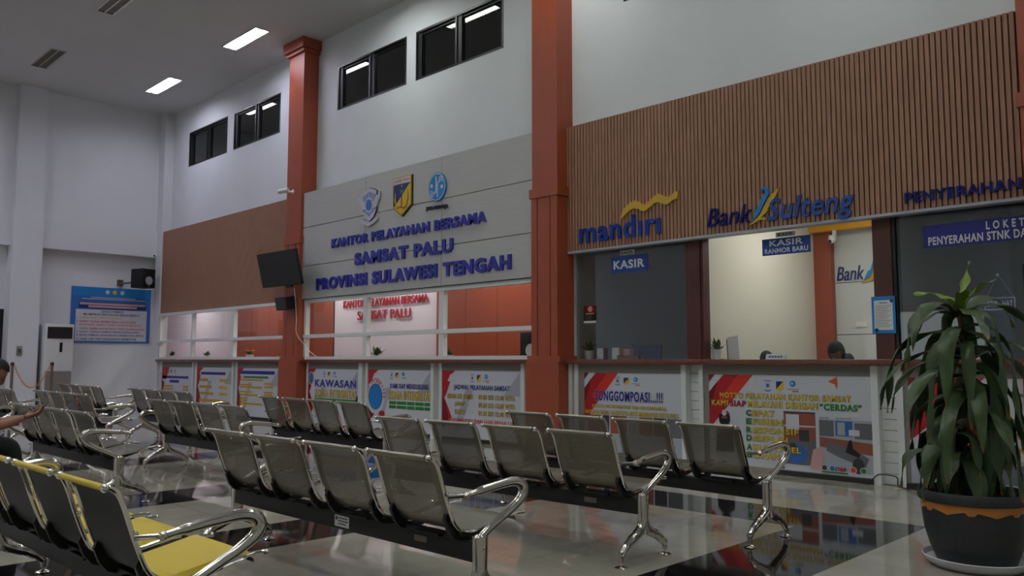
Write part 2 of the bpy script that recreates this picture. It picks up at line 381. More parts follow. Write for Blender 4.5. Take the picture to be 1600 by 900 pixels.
# left wall: upper face, thicker beam, recessed lower wall
struct(F(XL-0.25, XL, YB, YW, 4.50, ZC).build('wall_left', M['wall']), 'upper white end wall of the hall', 'wall')
mb = MB().box(XL-0.25, XL+0.06, YB, 5.11, 3.85, 4.50).box(XL-0.25, XL+0.06, 5.73, YW, 3.85, 4.50)
struct(mb.build('trim_1', M['wall']), 'white beam across the end wall above the notice board', 'beam')
mb = MB().box(XL-0.35, XL-0.2, YB, 3.9, 0, 3.85).box(XL-0.35, XL-0.2, 3.9, 5.108, 2.40, 3.85).box(XL-0.35, XL-0.2, 5.108, YW, 0, 3.85)
struct(mb.build('wall_left_lower', M['wall']), 'recessed lower part of the white end wall', 'wall')
struct(MB().box(XL-0.4, -20.98, 5.11, 5.73, 0, 4.535).box(XL-0.2, -21.02, 5.13, 5.71, 4.535, ZC).build('trim_2', M['wall']), 'white square pillar on the end wall', 'pillar')
struct(F(XL, -20.86, 8.40, YW, 0, ZC).build('trim_3', M['wall']), 'white corner pilaster beside the brown slats', 'pilaster')
dr = F(XL-0.34, XL-0.28, 3.9, 5.108, 0.0, 2.40).build('door_1', M['black']); struct(dr, 'dark door in the end wall beyond the white pillar', 'door')
MB().box(XL-0.28, XL-0.24, 3.9, 3.98, 0, 2.4).box(XL-0.28, XL-0.20, 5.04, 5.108, 0, 2.4).box(XL-0.28, XL-0.24, 3.98, 5.04, 2.32, 2.4).build('door_frame', M['blackalu'], dr)
MB().cyl((XL-0.28, 4.1, 1.05), (XL-0.22, 4.1, 1.05), 0.02).cyl((XL-0.22, 4.1, 1.05), (XL-0.22, 4.24, 1.05), 0.014).build('door_handle', M['chrome'], dr)

# counter wall: upper part with window openings
WIN = [(-19.93, -17.88), (-17.56, -15.46), (-13.29, -11.14), (-10.88, -8.72), (-6.42, -4.27), (-4.0, -1.86)]
Z0, Z1 = 6.05, 6.92
mb = MB(); mb.smooth = False
mb.box(XL-0.25, XR+0.2, YW, YW+0.25, 2.74, Z0); mb.box(XL-0.25, XR+0.2, YW, YW+0.25, Z1, ZC)
e = [XL-0.25] + [v for p in WIN for v in p] + [XR+0.2]
for i in range(0, len(e), 2): mb.box(e[i], e[i+1], YW, YW+0.25, Z0, Z1)
struct(mb.build('wall_counter', M['wall']), 'tall white wall above the service counters', 'wall')
for n, (a, b) in enumerate(WIN):
    f = MB(); f.smooth = False; y0, y1 = YW-0.004, YW+0.07
    f.box(a, b, y0, y1, Z0, Z0+0.035).box(a, b, y0, y1, Z1-0.035, Z1).box(a, a+0.04, y0, y1, Z0+0.035, Z1-0.035).box(b-0.04, b, y0, y1, Z0+0.035, Z1-0.035)
    f.box((a+b)/2-0.05, (a+b)/2-0.01, y0, y1, Z0+0.035, Z1-0.035)
    wn = f.build('window_%d' % (n+1), M['blackalu'])
    side = ['far end bay, by the corner', 'far end bay, by the orange column', 'middle bay above the police emblem', 'middle bay above the blue round emblem', 'bank bay, nearest the orange column', 'bank bay, far from the column'][n]
    struct(wn, 'high black sliding window in the ' + side, 'window')
    for q0, q1 in ((a+0.04, (a+b)/2-0.05), ((a+b)/2-0.01, b-0.04)):
        s = MB(); s.smooth = False
        s.box(q0, q0+0.10, y0+0.02, y1, Z0+0.035, Z1-0.035).box(q0+0.10, q1, y0+0.035, y1, Z1-0.075, Z1-0.035).box(q0+0.10, q1, y0+0.035, y1, Z0+0.035, Z0+0.05); s.build('sash', M['black'], wn)
        F(q0+0.10, q1, YW+0.055, YW+0.065, Z0+0.03, Z1-0.07).build('pane', M['darkglass'], wn)
struct(F(XL-0.25, XR+0.2, YW+0.26, YW+0.30, 5.5, ZC).build('wall_counter_outer', M['dark']), 'dark void behind the high windows', 'wall')

# orange columns
def column(n, x0, x1, label, right=True):
    c = MB(); c.smooth = False
    c.box(x0, x1, 8.30, YW, 3.62, ZC-0.0).box(x0-0.03, x1+0.03, 8.265, YW, 3.50, 3.63)
    o = c.build('trim_%d' % n, M['orange']); struct(o, label, 'column')
    q = MB(); q.smooth = False; wd = x1-x0
    q.box(x0, x1, 8.305, YW, 1.30, 3.50)
    q.box(x0-0.004, x0+wd*0.22, 8.285, YW, 1.30, 3.50).box(x0+wd*0.25, x0+wd*0.72, 8.285, 8.31, 1.30, 3.50).box(x0+wd*0.75, x1+0.004, 8.285, YW, 1.30, 3.50)
    q.build('shaft_cladding', M['orange'], o)
    MB().box(x0-0.09, x1+0.04, 8.255, YW, 0, 1.22).box(x0-0.07, x1+0.06, 8.265, YW, 1.22, 1.30).build('plinth', M['orange'], o)
    cp = MB(); cp.smooth = False; cp.box(x0-0.10, x1+0.10, 8.20, YW, ZC-0.20, ZC-0.001); cp.box(x0-0.05, x1+0.05, 8.25, YW, ZC-0.27, ZC-0.20); cp.build('capital', M['orange'], o)
    return o
column(4, -14.54, -13.99, 'orange column carrying the black television')
column(5, -7.81, -7.335, 'orange column between the grey sign and the brown slats')
column(6, -1.795, -1.30, 'orange column at the far right edge of the slats')

# brown slat cladding
def slats(n, x0, x1, yf, z0, z1, pitch, label):
    mb = MB(); mb.smooth = False; mb.box(x0, x1, yf+0.028, YW, z0, z1)
    o = mb.build('trim_%d' % n, M['groove']); struct(o, label, 'wall cladding')
    q = MB(); q.smooth = False; k = int(round((x1-x0)/pitch)); p = (x1-x0)/k
    for i in range(k): q.box(x0+i*p, x0+i*p+p*0.73, yf, yf+0.03, z0+0.002, z1)
    tag(q.build('slats', M['slat'], o), None, None)
    MB().box(x0-0.004, x1, yf-0.002, YW, z0-0.03, z0).build('edge_trim', M['p_grey'], o)
    return o
slats(7, -7.35, -1.845, 8.507, 2.73, 4.48, 0.053, 'brown vertical slat cladding carrying the bank lettering')
slats(8, -20.86, -14.54, 8.44, 2.40, 4.49, 0.053, 'brown vertical slat cladding in the far bay')

# grey sign fascia of the middle bay
fa = struct(F(-13.99, -7.81, 8.40, YW, 2.40, 4.49).build('trim_9', M['dark']), 'grey grained fascia panels of the office name sign', 'sign fascia')
xs = [-13.985, -11.92, -9.835, -7.815]; zs = [2.405, 3.04, 3.797, 4.49]
for i in range(3):
    for j in range(3): F(xs[i]+0.004, xs[i+1]-0.004, 8.354, 8.405, zs[j]+0.006, zs[j+1]-0.006).build('panel', M['panel'], fa)

# counters with white piers and recessed clad fronts
def counter(n, x0, x1, piers, label, top=(1.19, 1.25)):
    o = thing('service_counter', ((x0+x1)/2, 8.6, 0), label, 'counter')
    c = MB().box(x0, x1, 8.354, 9.35, top[0], top[1], bev=0.006); c.build('counter_top', M['granite'], o)
    ps = sorted(piers); cur = None
    for a0, a1, b0, b1 in ps + [(x1-0.01, x1, None, None)]:
        if cur is not None and a0-cur > 0.2:
            F(cur, a0, 8.474, 8.60, 0.0, top[0]).build('front_panel', M['acgrey'], o); F(cur, a0, 8.464, 8.474, 0.0, 0.05).build('kick_plate', M['dark'], o)
        cur = b1 if b1 is not None else a1
    for a0, a1, b0, b1 in piers:
        P = MB(); P.smooth = False; P.box(a0, a1, 8.456, 8.60, 0, top[0]-0.001); P.build('post', M['white'], o)
        if b0 is not None:
            Q = MB(); Q.smooth = False; Q.box(b0, b1, 8.456, 8.60, 0, top[0]-0.001); Q.build('post', M['white'], o)
            R = MB(); R.smooth = False; k = 11
            for i in range(k): R.box(a1, b0, 8.56, 8.60, i*top[0]/k+0.006, (i+1)*top[0]/k)
            R.build('recess_cladding', M['white'], o)
    return o
counter(1, -20.86, -14.63, [(-20.84, -20.77, -20.76, -20.69), (-18.96, -18.89, -18.78, -18.71), (-16.98, -16.91, -16.79, -16.72), (-14.985, -14.90, -14.70, -14.64)], 'granite topped service counter of the far bay')
counter(2, -13.93, -7.91, [(-12.20, -12.09, -11.985, -11.92), (-10.20, -10.13, -9.985, -9.93), (-8.19, -8.12, -7.96, -7.915), (-13.925, -13.865, None, None)], "granite topped service counter below the office name sign")
counter(3, -7.30, -1.80, [(-7.29, -7.225, -7.19, -7.123), (-5.51, -5.445, -5.27, -5.21), (-3.273, -3.203, -3.03, -2.965)], 'red brown granite counter below the bank lettering', (1.186, 1.25))

# white glazing frames of the two left bays
def glazing(name, x0, x1, posts, label, y=8.405):
    f = thing(name, ((x0+x1)/2, y, 1.25), label, 'glazing')
    fr = MB(); fr.smooth = False
    fr.box(x0, x1, y, y+0.10, 1.25, 1.305).box(x0, x1, y, y+0.10, 2.335, 2.40); fr.build('frame_rail', M['white'], f)
    mr = MB(); mr.smooth = False; mr.box(x0, x1, y-0.01, y+0.10, 1.66, 1.725); mr.build('mid_rail', M['white'], f)
    for a, b in posts:
        p = MB(); p.smooth = False; p.box(a, b, y+0.006, y+0.09, 1.306, 2.334); p.build('mullion', M['white'], f)
    F(x0, x1, y+0.05, y+0.056, 1.73, 2.33).build('pane', M['glass'], f)
glazing('glazed_screen', -20.86, -14.54, [(-20.82, -20.76), (-18.98, -18.90), (-17.0, -16.84)], 'white framed glazed screen on the far counter')
glazing('glazed_screen', -13.98, -7.82, [(-13.975, -13.90), (-12.02, -11.90), (-9.96, -9.84)], 'white framed glazed screen under the office name sign')

# brown posts and tinted panes of the bank bay
def post(x0, x1, label, bead='blackalu'):
    o = thing('glazing_post', ((x0+x1)/2, 8.66, 1.25), label, 'post')
    p = MB(); p.smooth = False; p.box(x0, x1, 8.64, 8.80, 1.251, 2.735); p.build('post_body', M['brown'], o)
    q = MB(); q.smooth = False; q.box(x1, x1+0.035, 8.66, 8.80, 1.251, 2.735); q.build('glazing_bead', M[bead], o)
post(-5.53, -5.335, 'brown post between the two cashier panes', 'brown')
post(-3.27, -3.085, 'dark brown post carrying the blue bordered notice')
def pane(n, x0, x1, m, label):
    o = struct(F(x0, x1, 8.69, 8.70, 1.251, 2.734).build('window_%d' % n, M[m]), label, 'window'); return o
pane(7, -7.33, -5.535, 'dimglass', 'tinted counter pane below the bank lettering, beside the orange column')
pane(8, -5.295, -3.275, 'glass', 'clear counter pane in front of the lit bank office')
pane(9, -3.045, -1.80, 'dimglass', 'tinted counter pane behind the potted plant')
struct(F(-7.33, -1.80, 8.56, 8.82, 2.735, 2.76).build('trim_10', M['p_grey']), 'grey soffit above the counter panes', 'soffit')

# offices behind the counters
struct(F(-27, XR, 8.66, 13.4, -0.1, 0.0).build('floor_office', M['ofloor']), 'office floor behind the counters', 'floor')
struct(F(-27, XR, YW+0.31, 13.4, 3.45, 3.55).build('ceiling_office', M['ceil']), 'office ceiling behind the counters', 'ceiling')
bk = struct(F(-27, -7.4, 10.76, 10.9, 0, 3.45).build('wall_office', M['office']), 'pale office wall behind the glazed screens', 'wall')
def cladding(n, x0, x1, step, label):
    o = struct(F(x0, x1, 10.735, 10.76, 0, 3.45).build('trim_%d' % n, M['dark']), label, 'wall cladding')
    k = max(1, int(round((x1-x0)/step))); p = (x1-x0)/k
    for i in range(k): F(x0+i*p+0.006, x0+(i+1)*p-0.006, 10.71, 10.74, 0, 3.45).build('panel', M['orange'], o)
cladding(11, -21.43, -16.52, 1.0, 'orange panels on the office wall seen through both screens')
cladding(12, -12.75, -7.45, 0.9, 'orange panels on the office wall beside the crimson lettering')
struct(F(-1.32, XR, YW, YW+0.25, 0, 2.74).build('wall_counter_lower', M['wall']), 'plain white wall beyond the last orange column', 'wall')
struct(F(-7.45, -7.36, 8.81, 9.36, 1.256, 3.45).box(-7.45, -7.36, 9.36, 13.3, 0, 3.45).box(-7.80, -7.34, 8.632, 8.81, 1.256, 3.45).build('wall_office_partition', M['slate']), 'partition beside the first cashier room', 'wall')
struct(F(-27.1, -27, 8.66, 10.9, 0, 3.45).build('wall_office_end', M['office']), 'office end wall', 'wall')
struct(F(-27, XL-0.35, 8.66, 8.75, 0, 3.45).build('wall_office_front', M['office']), 'office wall beyond the hall corner', 'wall')
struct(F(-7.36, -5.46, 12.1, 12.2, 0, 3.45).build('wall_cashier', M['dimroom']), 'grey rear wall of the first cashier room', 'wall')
struct(F(-5.46, -5.40, 8.81, 9.36, 1.256, 3.45).box(-5.46, -5.40, 9.36, 12.1, 0, 3.45).build('wall_cashier_side', M['cream']), 'cream wall of the lit bank office', 'wall')
gw = struct(F(-5.40, -3.15, 12.1, 12.2, 0, 3.45).build('wall_bank', M['dark']), 'pale grey panelled rear wall of the lit bank office', 'wall')
for z0, z1 in [(0, 0.85), (0.86, 1.61), (1.62, 2.38), (2.39, 3.44)]: F(-5.135, -3.17, 12.07, 12.1, z0, z1).build('panel', M['greypanel'], gw)
struct(F(-5.40, -5.14, 11.95, 12.1, 0, 3.45).build('trim_13', M['orange']), 'orange corner post in the lit bank office', 'post')
struct(F(-5.39, -3.17, 11.80, 11.94, 3.145, 3.34).build('trim_14', M['amber']), 'amber beam in the lit bank office', 'beam')
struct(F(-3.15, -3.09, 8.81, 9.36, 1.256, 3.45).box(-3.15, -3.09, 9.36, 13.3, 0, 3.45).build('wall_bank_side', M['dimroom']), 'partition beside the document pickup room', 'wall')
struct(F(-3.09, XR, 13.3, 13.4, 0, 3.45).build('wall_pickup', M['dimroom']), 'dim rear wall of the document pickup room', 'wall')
wn = MB(); wn.smooth = False; wn.box(-3.3+0.35, -2.2, 13.24, 13.3, 1.3, 2.6)
wn = wn.build('window_10', M['blackalu']); struct(wn, 'small window with bluish panes in the dim rear wall', 'window')
for i in range(2):
    for j in range(3): F(-2.88+i*0.32, -2.62+i*0.32, 13.225, 13.24, 1.38+j*0.40, 1.72+j*0.40).build('pane', M['glow'], wn)

# lamps
def troffer(x, y, lit, label):
    o = thing('ceiling_light', (x, y, ZC), label, 'ceiling light', 'recessed ceiling troffers')
    a, b = 0.67, 0.14
    h = MB(); h.smooth = False
    h.box(-a, a, -b, b, 0.10, 0.12).box(-a, -a+0.012, -b, b, 0.0, 0.10).box(a-0.012, a, -b, b, 0.0, 0.10).box(-a, a, -b, -b+0.012, 0.0, 0.10).box(-a, a, b-0.012, b, 0.0, 0.10)
    h.build('housing', M['castalu'] if not lit else M['white'], o, local=True)
    for s in (-1, 1):
        t = MB(); t.box(-a+0.05, a-0.05, s*0.068-0.052, s*0.068+0.052, 0.008, 0.03); t.build('tube', M['lamp' if x > -14 else 'lampv'] if lit else M['acgrey'], o, local=True)
    g = MB(); g.smooth = False
    for i in range(1, 20): g.box(-a+i*2*a/20-0.004, -a+i*2*a/20+0.004, -b+0.012, b-0.012, -0.008, 0.006)
    g.box(-a, a, -0.014, 0.014, -0.008, 0.03)
    g.box(-a-0.02, a+0.02, -b-0.02, -b+0.006, -0.012, 0.0).box(-a-0.02, a+0.02, b-0.006, b+0.02, -0.012, 0.0).box(-a-0.02, -a+0.006, -b, b, -0.012, 0.0).box(a-0.006, a+0.02, -b, b, -0.012, 0.0)
    g.build('louver', M['castalu'], o, local=True)
names = ['the corner', 'the television column', 'the emblems', 'the slats column', 'the slats', 'the side wall']
for j, y in enumerate(TY):
    for i, x in enumerate(TX):
        row = ['wall row', 'second row from the counters', 'unseen third row for fill light', 'unseen fourth row for fill light', 'unseen entrance row for fill light'][j]
        troffer(x, y, j != 1, ('lit' if j != 1 else 'unlit') + ' louvred ceiling troffer, %s, nearest %s' % (row, names[i]))  # rows past the unlit one are out of view, lit to brighten the hall
def office_light(x, y, label, s=(0.6, 0.3), m='olamp'):
    o = thing('office_light', (x, y, 3.425), label, 'ceiling light', 'office ceiling lights')
    h = MB(); h.smooth = False; h.box(-s[0]-0.02, s[0]+0.02, -s[1]-0.02, s[1]+0.02, -0.03, 0); h.build('housing', M['white'], o, local=True)
    F(-s[0], s[0], -s[1], s[1], -0.036, -0.0301).build('diffuser', M[m], o, local=True)
for i, x in enumerate([-23.5, -19.5, -16.2, -13.6, -10.8, -8.6]): office_light(x, 9.85, 'office ceiling panel behind the glazed screens, %s' % ['beyond the corner', 'over the far counter', 'behind the television column', 'before the crimson lettering', 'before the orange panels', 'nearest the second orange column'][i])
office_light(-4.2, 10.2, 'office ceiling panel in the lit bank office', (0.6, 0.6), 'blamp')

# ------------------------------------------------------------------ waiting benches
PITCH, SW = 0.592, 0.466
PROF = spline([(0, -.268, .793), (0, -.245, .786), (0, -.219, .760), (0, -.197, .710), (0, -.168, .625), (0, -.134, .535), (0, -.100, .468), (0, -.050, .428), (0, .020, .416), (0, .120, .430), (0, .220, .450), (0, .285, .460), (0, .318, .450), (0, .325, .430)], 4)
LEN = sum((a-b).length for a, b in zip(PROF, PROF[1:]))
M['perf'] = perforated_mat('perforated_stainless', (128, 123, 110), 0.85, 0.40, SW, LEN)
M['perfdark'] = perforated_mat('perforated_dark_steel', (44, 43, 44), 0.6, 0.42, SW, LEN)
def shell_mesh(m):
    bm = bmesh.new(); uvl = bm.loops.layers.uv.new('UVMap'); nx = 6; rows = []; d = 0; dist = []
    for i, p in enumerate(PROF):
        if i: d += (p-PROF[i-1]).length
        dist.append(d); rows.append([bm.verts.new((-SW/2+SW*k/nx, p.y, p.z)) for k in range(nx+1)])
    for i in range(len(rows)-1):
        for k in range(nx):
            f = bm.faces.new((rows[i][k], rows[i][k+1], rows[i+1][k+1], rows[i+1][k])); f.smooth = True
            for l, (a, b) in zip(f.loops, ((i, k), (i, k+1), (i+1, k+1), (i+1, k))): l[uvl].uv = (SW*b/nx, dist[a])
    me = bpy.data.meshes.new('seat_shell'); bm.to_mesh(me); bm.free(); me.materials.append(m); return me
def tube_mesh(s):
    mb = MB(); x = s*(SW/2+0.006)
    pts = [(x, p.y, p.z) for p in PROF[1:-7]] + [(x, .262, .461), (x, .33, .466), (x, .375, .464)]
    mb.tube(pts, 0.0095, 8); mb.ball((x, .375, .464), .0115, 8, 6); mb.ball((x, -.268, .791), .0165, 10, 8)
    mb.box(x-.010, x+.010, -.165, -.145, .60, .622, .004)
    return mb.mesh('side_tube', M['chrome'])
def roll_mesh(m, r=.0135): return MB().tube([(-SW/2+.012, -.268, .791), (SW/2-.012, -.268, .791)], r, 12).mesh('top_rail', m)
def bracket_mesh():
    mb = MB(); mb.smooth = False
    out = [(-.132, .515), (-.112, .500), (-.088, .452), (-.040, .417), (.020, .405), (.10, .416), (.20, .436), (.20, .424), (.10, .395), (.055, .381), (-.055, .381), (-.085, .392), (-.118, .430), (-.142, .490)]
    for x in (-SW/2+.014, SW/2-.036): mb.poly([(x, a, b) for a, b in out], (.022, 0, 0))
    mb.box(-SW/2+.02, SW/2-.02, -.05, -.02, .381, .405); mb.box(-.09, .09, -.075, -.03, .383, .395)
    for x in (-SW/2+.002, SW/2-.002):
        for a, b in ((-.112, .478), (-.06, .420)): mb.ball((x, a, b), .011, 8, 6)
    return mb.mesh('seat_bracket', M['bracket'])
def pad_mesh(lo, hi, t, name):
    """padded cover following part of the seat curve, on its front"""
    mb = MB(); pr = PROF[lo:hi]; n = len(pr); tops = []
    for i, p in enumerate(pr):
        q = (PROF[min(lo+i+1, len(PROF)-1)]-PROF[max(lo+i-1, 0)]).normalized(); nr = Vector((0, -q.z, q.y)); nr = nr if nr.z > 0 or nr.y > 0 else -nr
        e = min(i, n-1-i)/max(1, n/5); tops.append((p+nr*.004, p+nr*(.004+t*min(1, .35+.65*e))))
    xs = [-SW/2+.012, -SW/2+.028, SW/2-.028, SW/2-.012]; R = []
    for a, b in tops: R.append([mb.bm.verts.new((x, (b if 0 < k < 3 else a).y, (b if 0 < k < 3 else a).z)) for k, x in enumerate(xs)])
    for i in range(n-1):
        for k in range(3): mb.bm.faces.new((R[i][k], R[i][k+1], R[i+1][k+1], R[i+1][k]))
        f = mb.bm.faces.new((R[i][0], R[i+1][0], R[i+1][3], R[i][3])); f.material_index = 1
    for r in (R[0], R[-1]): mb.bm.faces.new(r)
    return mb.mesh(name, [M['yellow'], M['p_dk']])
def beam_mesh():
    L = 2*PITCH+.01; mb = MB().box(-L, L, -.03, .03, .284, .381, .004)
    return mb.mesh('beam', M['beam'])
def leg_mesh():
    mb = MB(); mb.tube([(0, 0, .405), (0, 0, .36), (0, 0, .28), (0, 0, .22), (0, 0, .165)], [.044, .044, .042, .041, .052], 14, flat=(.72, 1))
    for s in (-1, 1):
        mb.tube(spline([(0, s*.004, .245), (0, s*.030, .198), (0, s*.085, .166), (0, s*.150, .138), (0, s*.212, .100), (0, s*.245, .066)], 4), [.034]*8+[.031]*4+[.027]*4+[.023]*4+[.022], 12, flat=(.9, 1))
        mb.cyl((0, s*.245, .030), (0, s*.245, .094), .0165, 12)
    mb.ball((.026, 0, .355), .010, 8, 6); mb.ball((-.026, 0, .355), .010, 8, 6); mb.ball((0, .0, .405), .026, 10, 6, (.9, 1.4, .5))
    return mb.mesh('leg_frame', M['castalu'])
def foot_mesh(): return MB().cyl((0, 0, .008), (0, 0, .034), .006, 8).lathe([(0, 0), (.040, 0), (.042, .004), (.030, .011), (.010, .017), (0, .018)], n=20).mesh('foot', M['chrome'])
def arm_mesh(s, rev):
    k = -1 if rev else 1
    pts = [(0, 0, .395), (0, .05*k, .428), (0, .13*k, .468), (0, .215*k, .510), (0, .280*k, .552), (0, .303*k, .592), (0, .283*k, .627), (0, .225*k, .642), (0, .12*k, .634), (0, .0, .620), (0, -.075*k, .608)]
    sp = spline(pts, 5); n = len(sp); rr = []
    for i in range(n):
        t = i/(n-1); rr.append(.021+.008*math.exp(-((t-.52)/.2)**2)-(.005 if t > .9 else 0))
    mb = MB().tube(sp, rr, 12, flat=(.85, 1)); mb.ball((0, -.082*k, .607), .019, 10, 8); mb.cyl((-.022, -.095*k, .606), (.022, -.095*k, .606), .011, 10)
    if not rev: mb.tube([(0, -.085, .607), (-s*.02, -.125, .607), (-s*.045, -.168, .606)], .010, 8)
    return mb.mesh('armrest', M['castalu'])
BM = dict(shell=shell_mesh(M['perf']), shelld=shell_mesh(M['perfdark']), tl=tube_mesh(-1), tr=tube_mesh(1), roll=roll_mesh(M['perf']), rolly=roll_mesh(M['yellow'], .012), br=bracket_mesh(), beam=beam_mesh(), leg=leg_mesh(), foot=foot_mesh(),
          padb=pad_mesh(4, 25, .016, 'back_pad'), pads=pad_mesh(29, 49, .018, 'seat_pad'))
BM['roll'].materials[0] = mat('stainless_roll', (150, 145, 132), 0.3, metal=0.9)
for s in (-1, 1):
    for rev in (False, True): BM['arm', s, rev] = arm_mesh(s, rev)
def bench(x, y, rz, label, rev=False, yellow=False, group='steel waiting benches'):
    t = thing('waiting_bench', (x, y, 0), label, 'bench', group, math.radians(rz))
    part('beam', BM['beam'], t)
    for s in (-1, 1):
        lg = part('leg_frame', BM['leg'], t); lg.location.x = s*(2*PITCH+.013)
        for q in (-1, 1): ft = part('foot', BM['foot'], lg); ft.location = (0, q*.245, 0)
        ar = part('armrest', BM['arm', s, rev], t); ar.location.x = s*(2*PITCH+.013)
    for i in range(4):
        cx = (i-1.5)*PITCH
        def p(n, k): o = part(n, BM[k], t); o.location.x = cx; return o
        sh = p('seat_shell', 'shelld' if yellow else 'shell'); p('side_tube', 'tl'); p('side_tube', 'tr'); p('seat_bracket', 'br')
        tr = p('top_rail', 'rolly' if yellow else 'roll')
        if yellow: tr['label'] = 'yellow top rail'; p('back_pad', 'padb'); p('seat_pad', 'pads')
    return t
bA = bench(-4.123, 2.73, 0.5, 'steel four-seat bench with a white sticker on its beam, behind the yellow padded bench')
bB = bench(-4.286, 4.24, 2.5, 'steel four-seat bench directly behind the stickered bench, small silver plate on its beam')
bench(-3.996, 5.37, -1.4, 'steel four-seat bench nearest the bank banners and the potted plant')
bench(-8.276, 5.30, -1.2, 'steel four-seat bench facing the middle bay, in front of the zone banners')
bench(-8.54, 4.07, 0.2, 'steel four-seat bench with reversed armrests, in front of the middle bay bench', rev=True)
bench(-12.24, 5.20, -1.1, 'steel four-seat bench in front of the far bay banners')
bench(-15.68, 5.20, -1.5, 'steel four-seat bench farthest off, beside the notice board wall')
bench(-12.52, 3.97, 0, 'steel four-seat bench between the chained posts and the reversed armrest bench')
bench(-8.68, 2.72, 0, 'steel four-seat bench with reversed armrests, behind the man holding a phone', rev=True)
bench(-15.35, 3.80, 0, 'steel four-seat bench beside the chained posts, cut by the left picture edge')
bench(-13.27, 2.75, 0, 'steel four-seat bench mostly outside the left picture edge, one armrest showing')
bench(-4.255, 1.345, 0.7, 'four-seat bench with yellow vinyl pads and black backs, nearest of all', yellow=True)
bench(-8.72, 1.42, 0, 'steel four-seat bench on which the man with the phone sits')
# sticker and plates on the beams
mb = MB().box(0.02, 0.16, -0.0325, -0.0305, .300, .362); mb.build('beam_sticker', M['paper'], bA, local=True)
mb = MB(); mb.smooth = False
for i in range(3): mb.box(0.055, 0.150-0.02*(i == 2), -0.0335, -0.0325, .345-.016*i, .351-.016*i)
mb.box(0.028, 0.048, -0.0335, -0.0325, .335, .356); mb.build('sticker_print', M['p_dk'], bA, local=True)
MB().box(0.74, 0.84, -0.0325, -0.0305, .325, .355).build('maker_plate', M['steelpost'], bA, local=True)
mb = MB().box(0.76, 0.86, -0.0325, -0.0305, .318, .350); mb.box(0.77, 0.85, -0.0335, -0.0325, .325, .343); mb.build('maker_plate', M['steelpost'], bB, local=True)

# ------------------------------------------------------------------ lettering and emblems on the walls
def wall_letters(body, a0, a1, b0, b1, m, label, d=8.322, depth=0.032, bold=0.046, shear=0.0, name='sign_lettering', mats=None, group=None, skew=0.0):
    o = thing(name, ((a0+a1)/2, d+depth/2, b0), label, 'sign', group)
    put_letters(o, body, a0, a1, b0, b1, m, 'F', d, depth, bold, shear, mats, skew); return o
wall_letters('KANTOR PELAYANAN BERSAMA', -12.945, -8.79, 3.300, 3.470, M['blue'], 'raised blue letters KANTOR PELAYANAN BERSAMA, top line on the grey fascia')
wall_letters('SAMSAT PALU', -12.19, -9.54, 2.915, 3.140, M['blue'], 'raised blue letters SAMSAT PALU, middle line on the grey fascia')
wall_letters('PROVINSI SULAWESI TENGAH', -13.44, -8.265, 2.545, 2.770, M['blue'], 'raised blue letters PROVINSI SULAWESI TENGAH, bottom line on the grey fascia')
# reflective acrylic letters on the slats
wall_letters('mand\u0131r\u0131', -7.11, -5.79, 2.815, 3.105, mat('blue_mirror_letter', (58, 96, 200), 0.12, metal=0.8, bump=0.5, nscale=16), 'glossy blue bank name letters under a golden ribbon on the brown slats', d=8.482, depth=0.026, bold=0.02)
BX = mat('navy_mirror_letter', (44, 54, 140), 0.12, metal=0.7, bump=0.5, nscale=16)
wall_letters('Bank', -5.126, -4.55, 2.815, 3.03, BX, 'thin navy slanted letters Bank, before the feather emblem on the slats', d=8.482, depth=0.026, bold=0.0, shear=0.25)
wall_letters('Sulteng', -4.36, -3.375, 2.72, 3.045, mat('mid_blue_mirror_letter', (84, 118, 206), 0.12, metal=0.8, bump=0.5, nscale=16), 'bold blue slanted letters Sulteng, after the feather emblem on the slats', d=8.482, depth=0.026, bold=0.016, shear=0.25)
wall_letters('PENYERAHAN', -2.88, -1.865, 2.800, 2.905, BX, 'raised navy letters PENYERAHAN on the slats above the potted plant', d=8.482, depth=0.026, bold=0.03)
# golden ribbon
top = spline([(-6.38, 3.165, 0), (-6.30, 3.235, 0), (-6.19, 3.285, 0), (-6.10, 3.255, 0), (-6.02, 3.215, 0), (-5.93, 3.262, 0), (-5.82, 3.322, 0), (-5.73, 3.285, 0), (-5.66, 3.262, 0), (-5.58, 3.300, 0), (-5.52, 3.318, 0)], 5)
bot = [Vector((p.x-0.015, p.y-(0.098+0.010*math.sin(i*.25)), 0)) for i, p in enumerate(top)]
rb = MB(); rb.smooth = False
rb.poly([(p.x, 8.480, p.y) for p in top+bot[::-1]], (0, .026, 0))
tag(rb.build('ribbon_emblem', mat('gold_mirror', (240, 196, 84), 0.2, metal=0.5)), 'wavy golden ribbon emblem above the first bank name on the slats', 'emblem')
# feather emblem between Bank and Sulteng
fe = thing('feather_emblem', (-4.4, 8.49, 2.77), 'light blue and yellow feather emblem between the words of the second bank sign', 'emblem')
flat(fe, 'blue_plume', [(-4.56, 2.80), (-4.50, 2.90), (-4.515, 2.955), (-4.475, 2.945), (-4.48, 3.00), (-4.44, 2.99), (-4.44, 3.06), (-4.405, 3.06), (-4.375, 3.13), (-4.38, 3.16), (-4.41, 3.165), (-4.43, 3.145), (-4.42, 3.13), (-4.405, 3.14), (-4.415, 3.18), (-4.375, 3.195), (-4.335, 3.165), (-4.33, 3.11), (-4.40, 2.99), (-4.46, 2.885)], M['p_cyan'], 'F', 8.482, 0, .026)
flat(fe, 'yellow_plume', [(-4.60, 2.765), (-4.45, 2.875), (-4.38, 2.99), (-4.32, 3.08), (-4.20, 3.165), (-4.26, 3.06), (-4.29, 3.035), (-4.285, 3.015), (-4.36, 2.93), (-4.33, 2.93), (-4.44, 2.845), (-4.39, 2.85), (-4.375, 2.825), (-4.395, 2.81), (-4.41, 2.825), (-4.45, 2.825), (-4.53, 2.79)], M['p_gold'], 'F', 8.486, 0, .022)
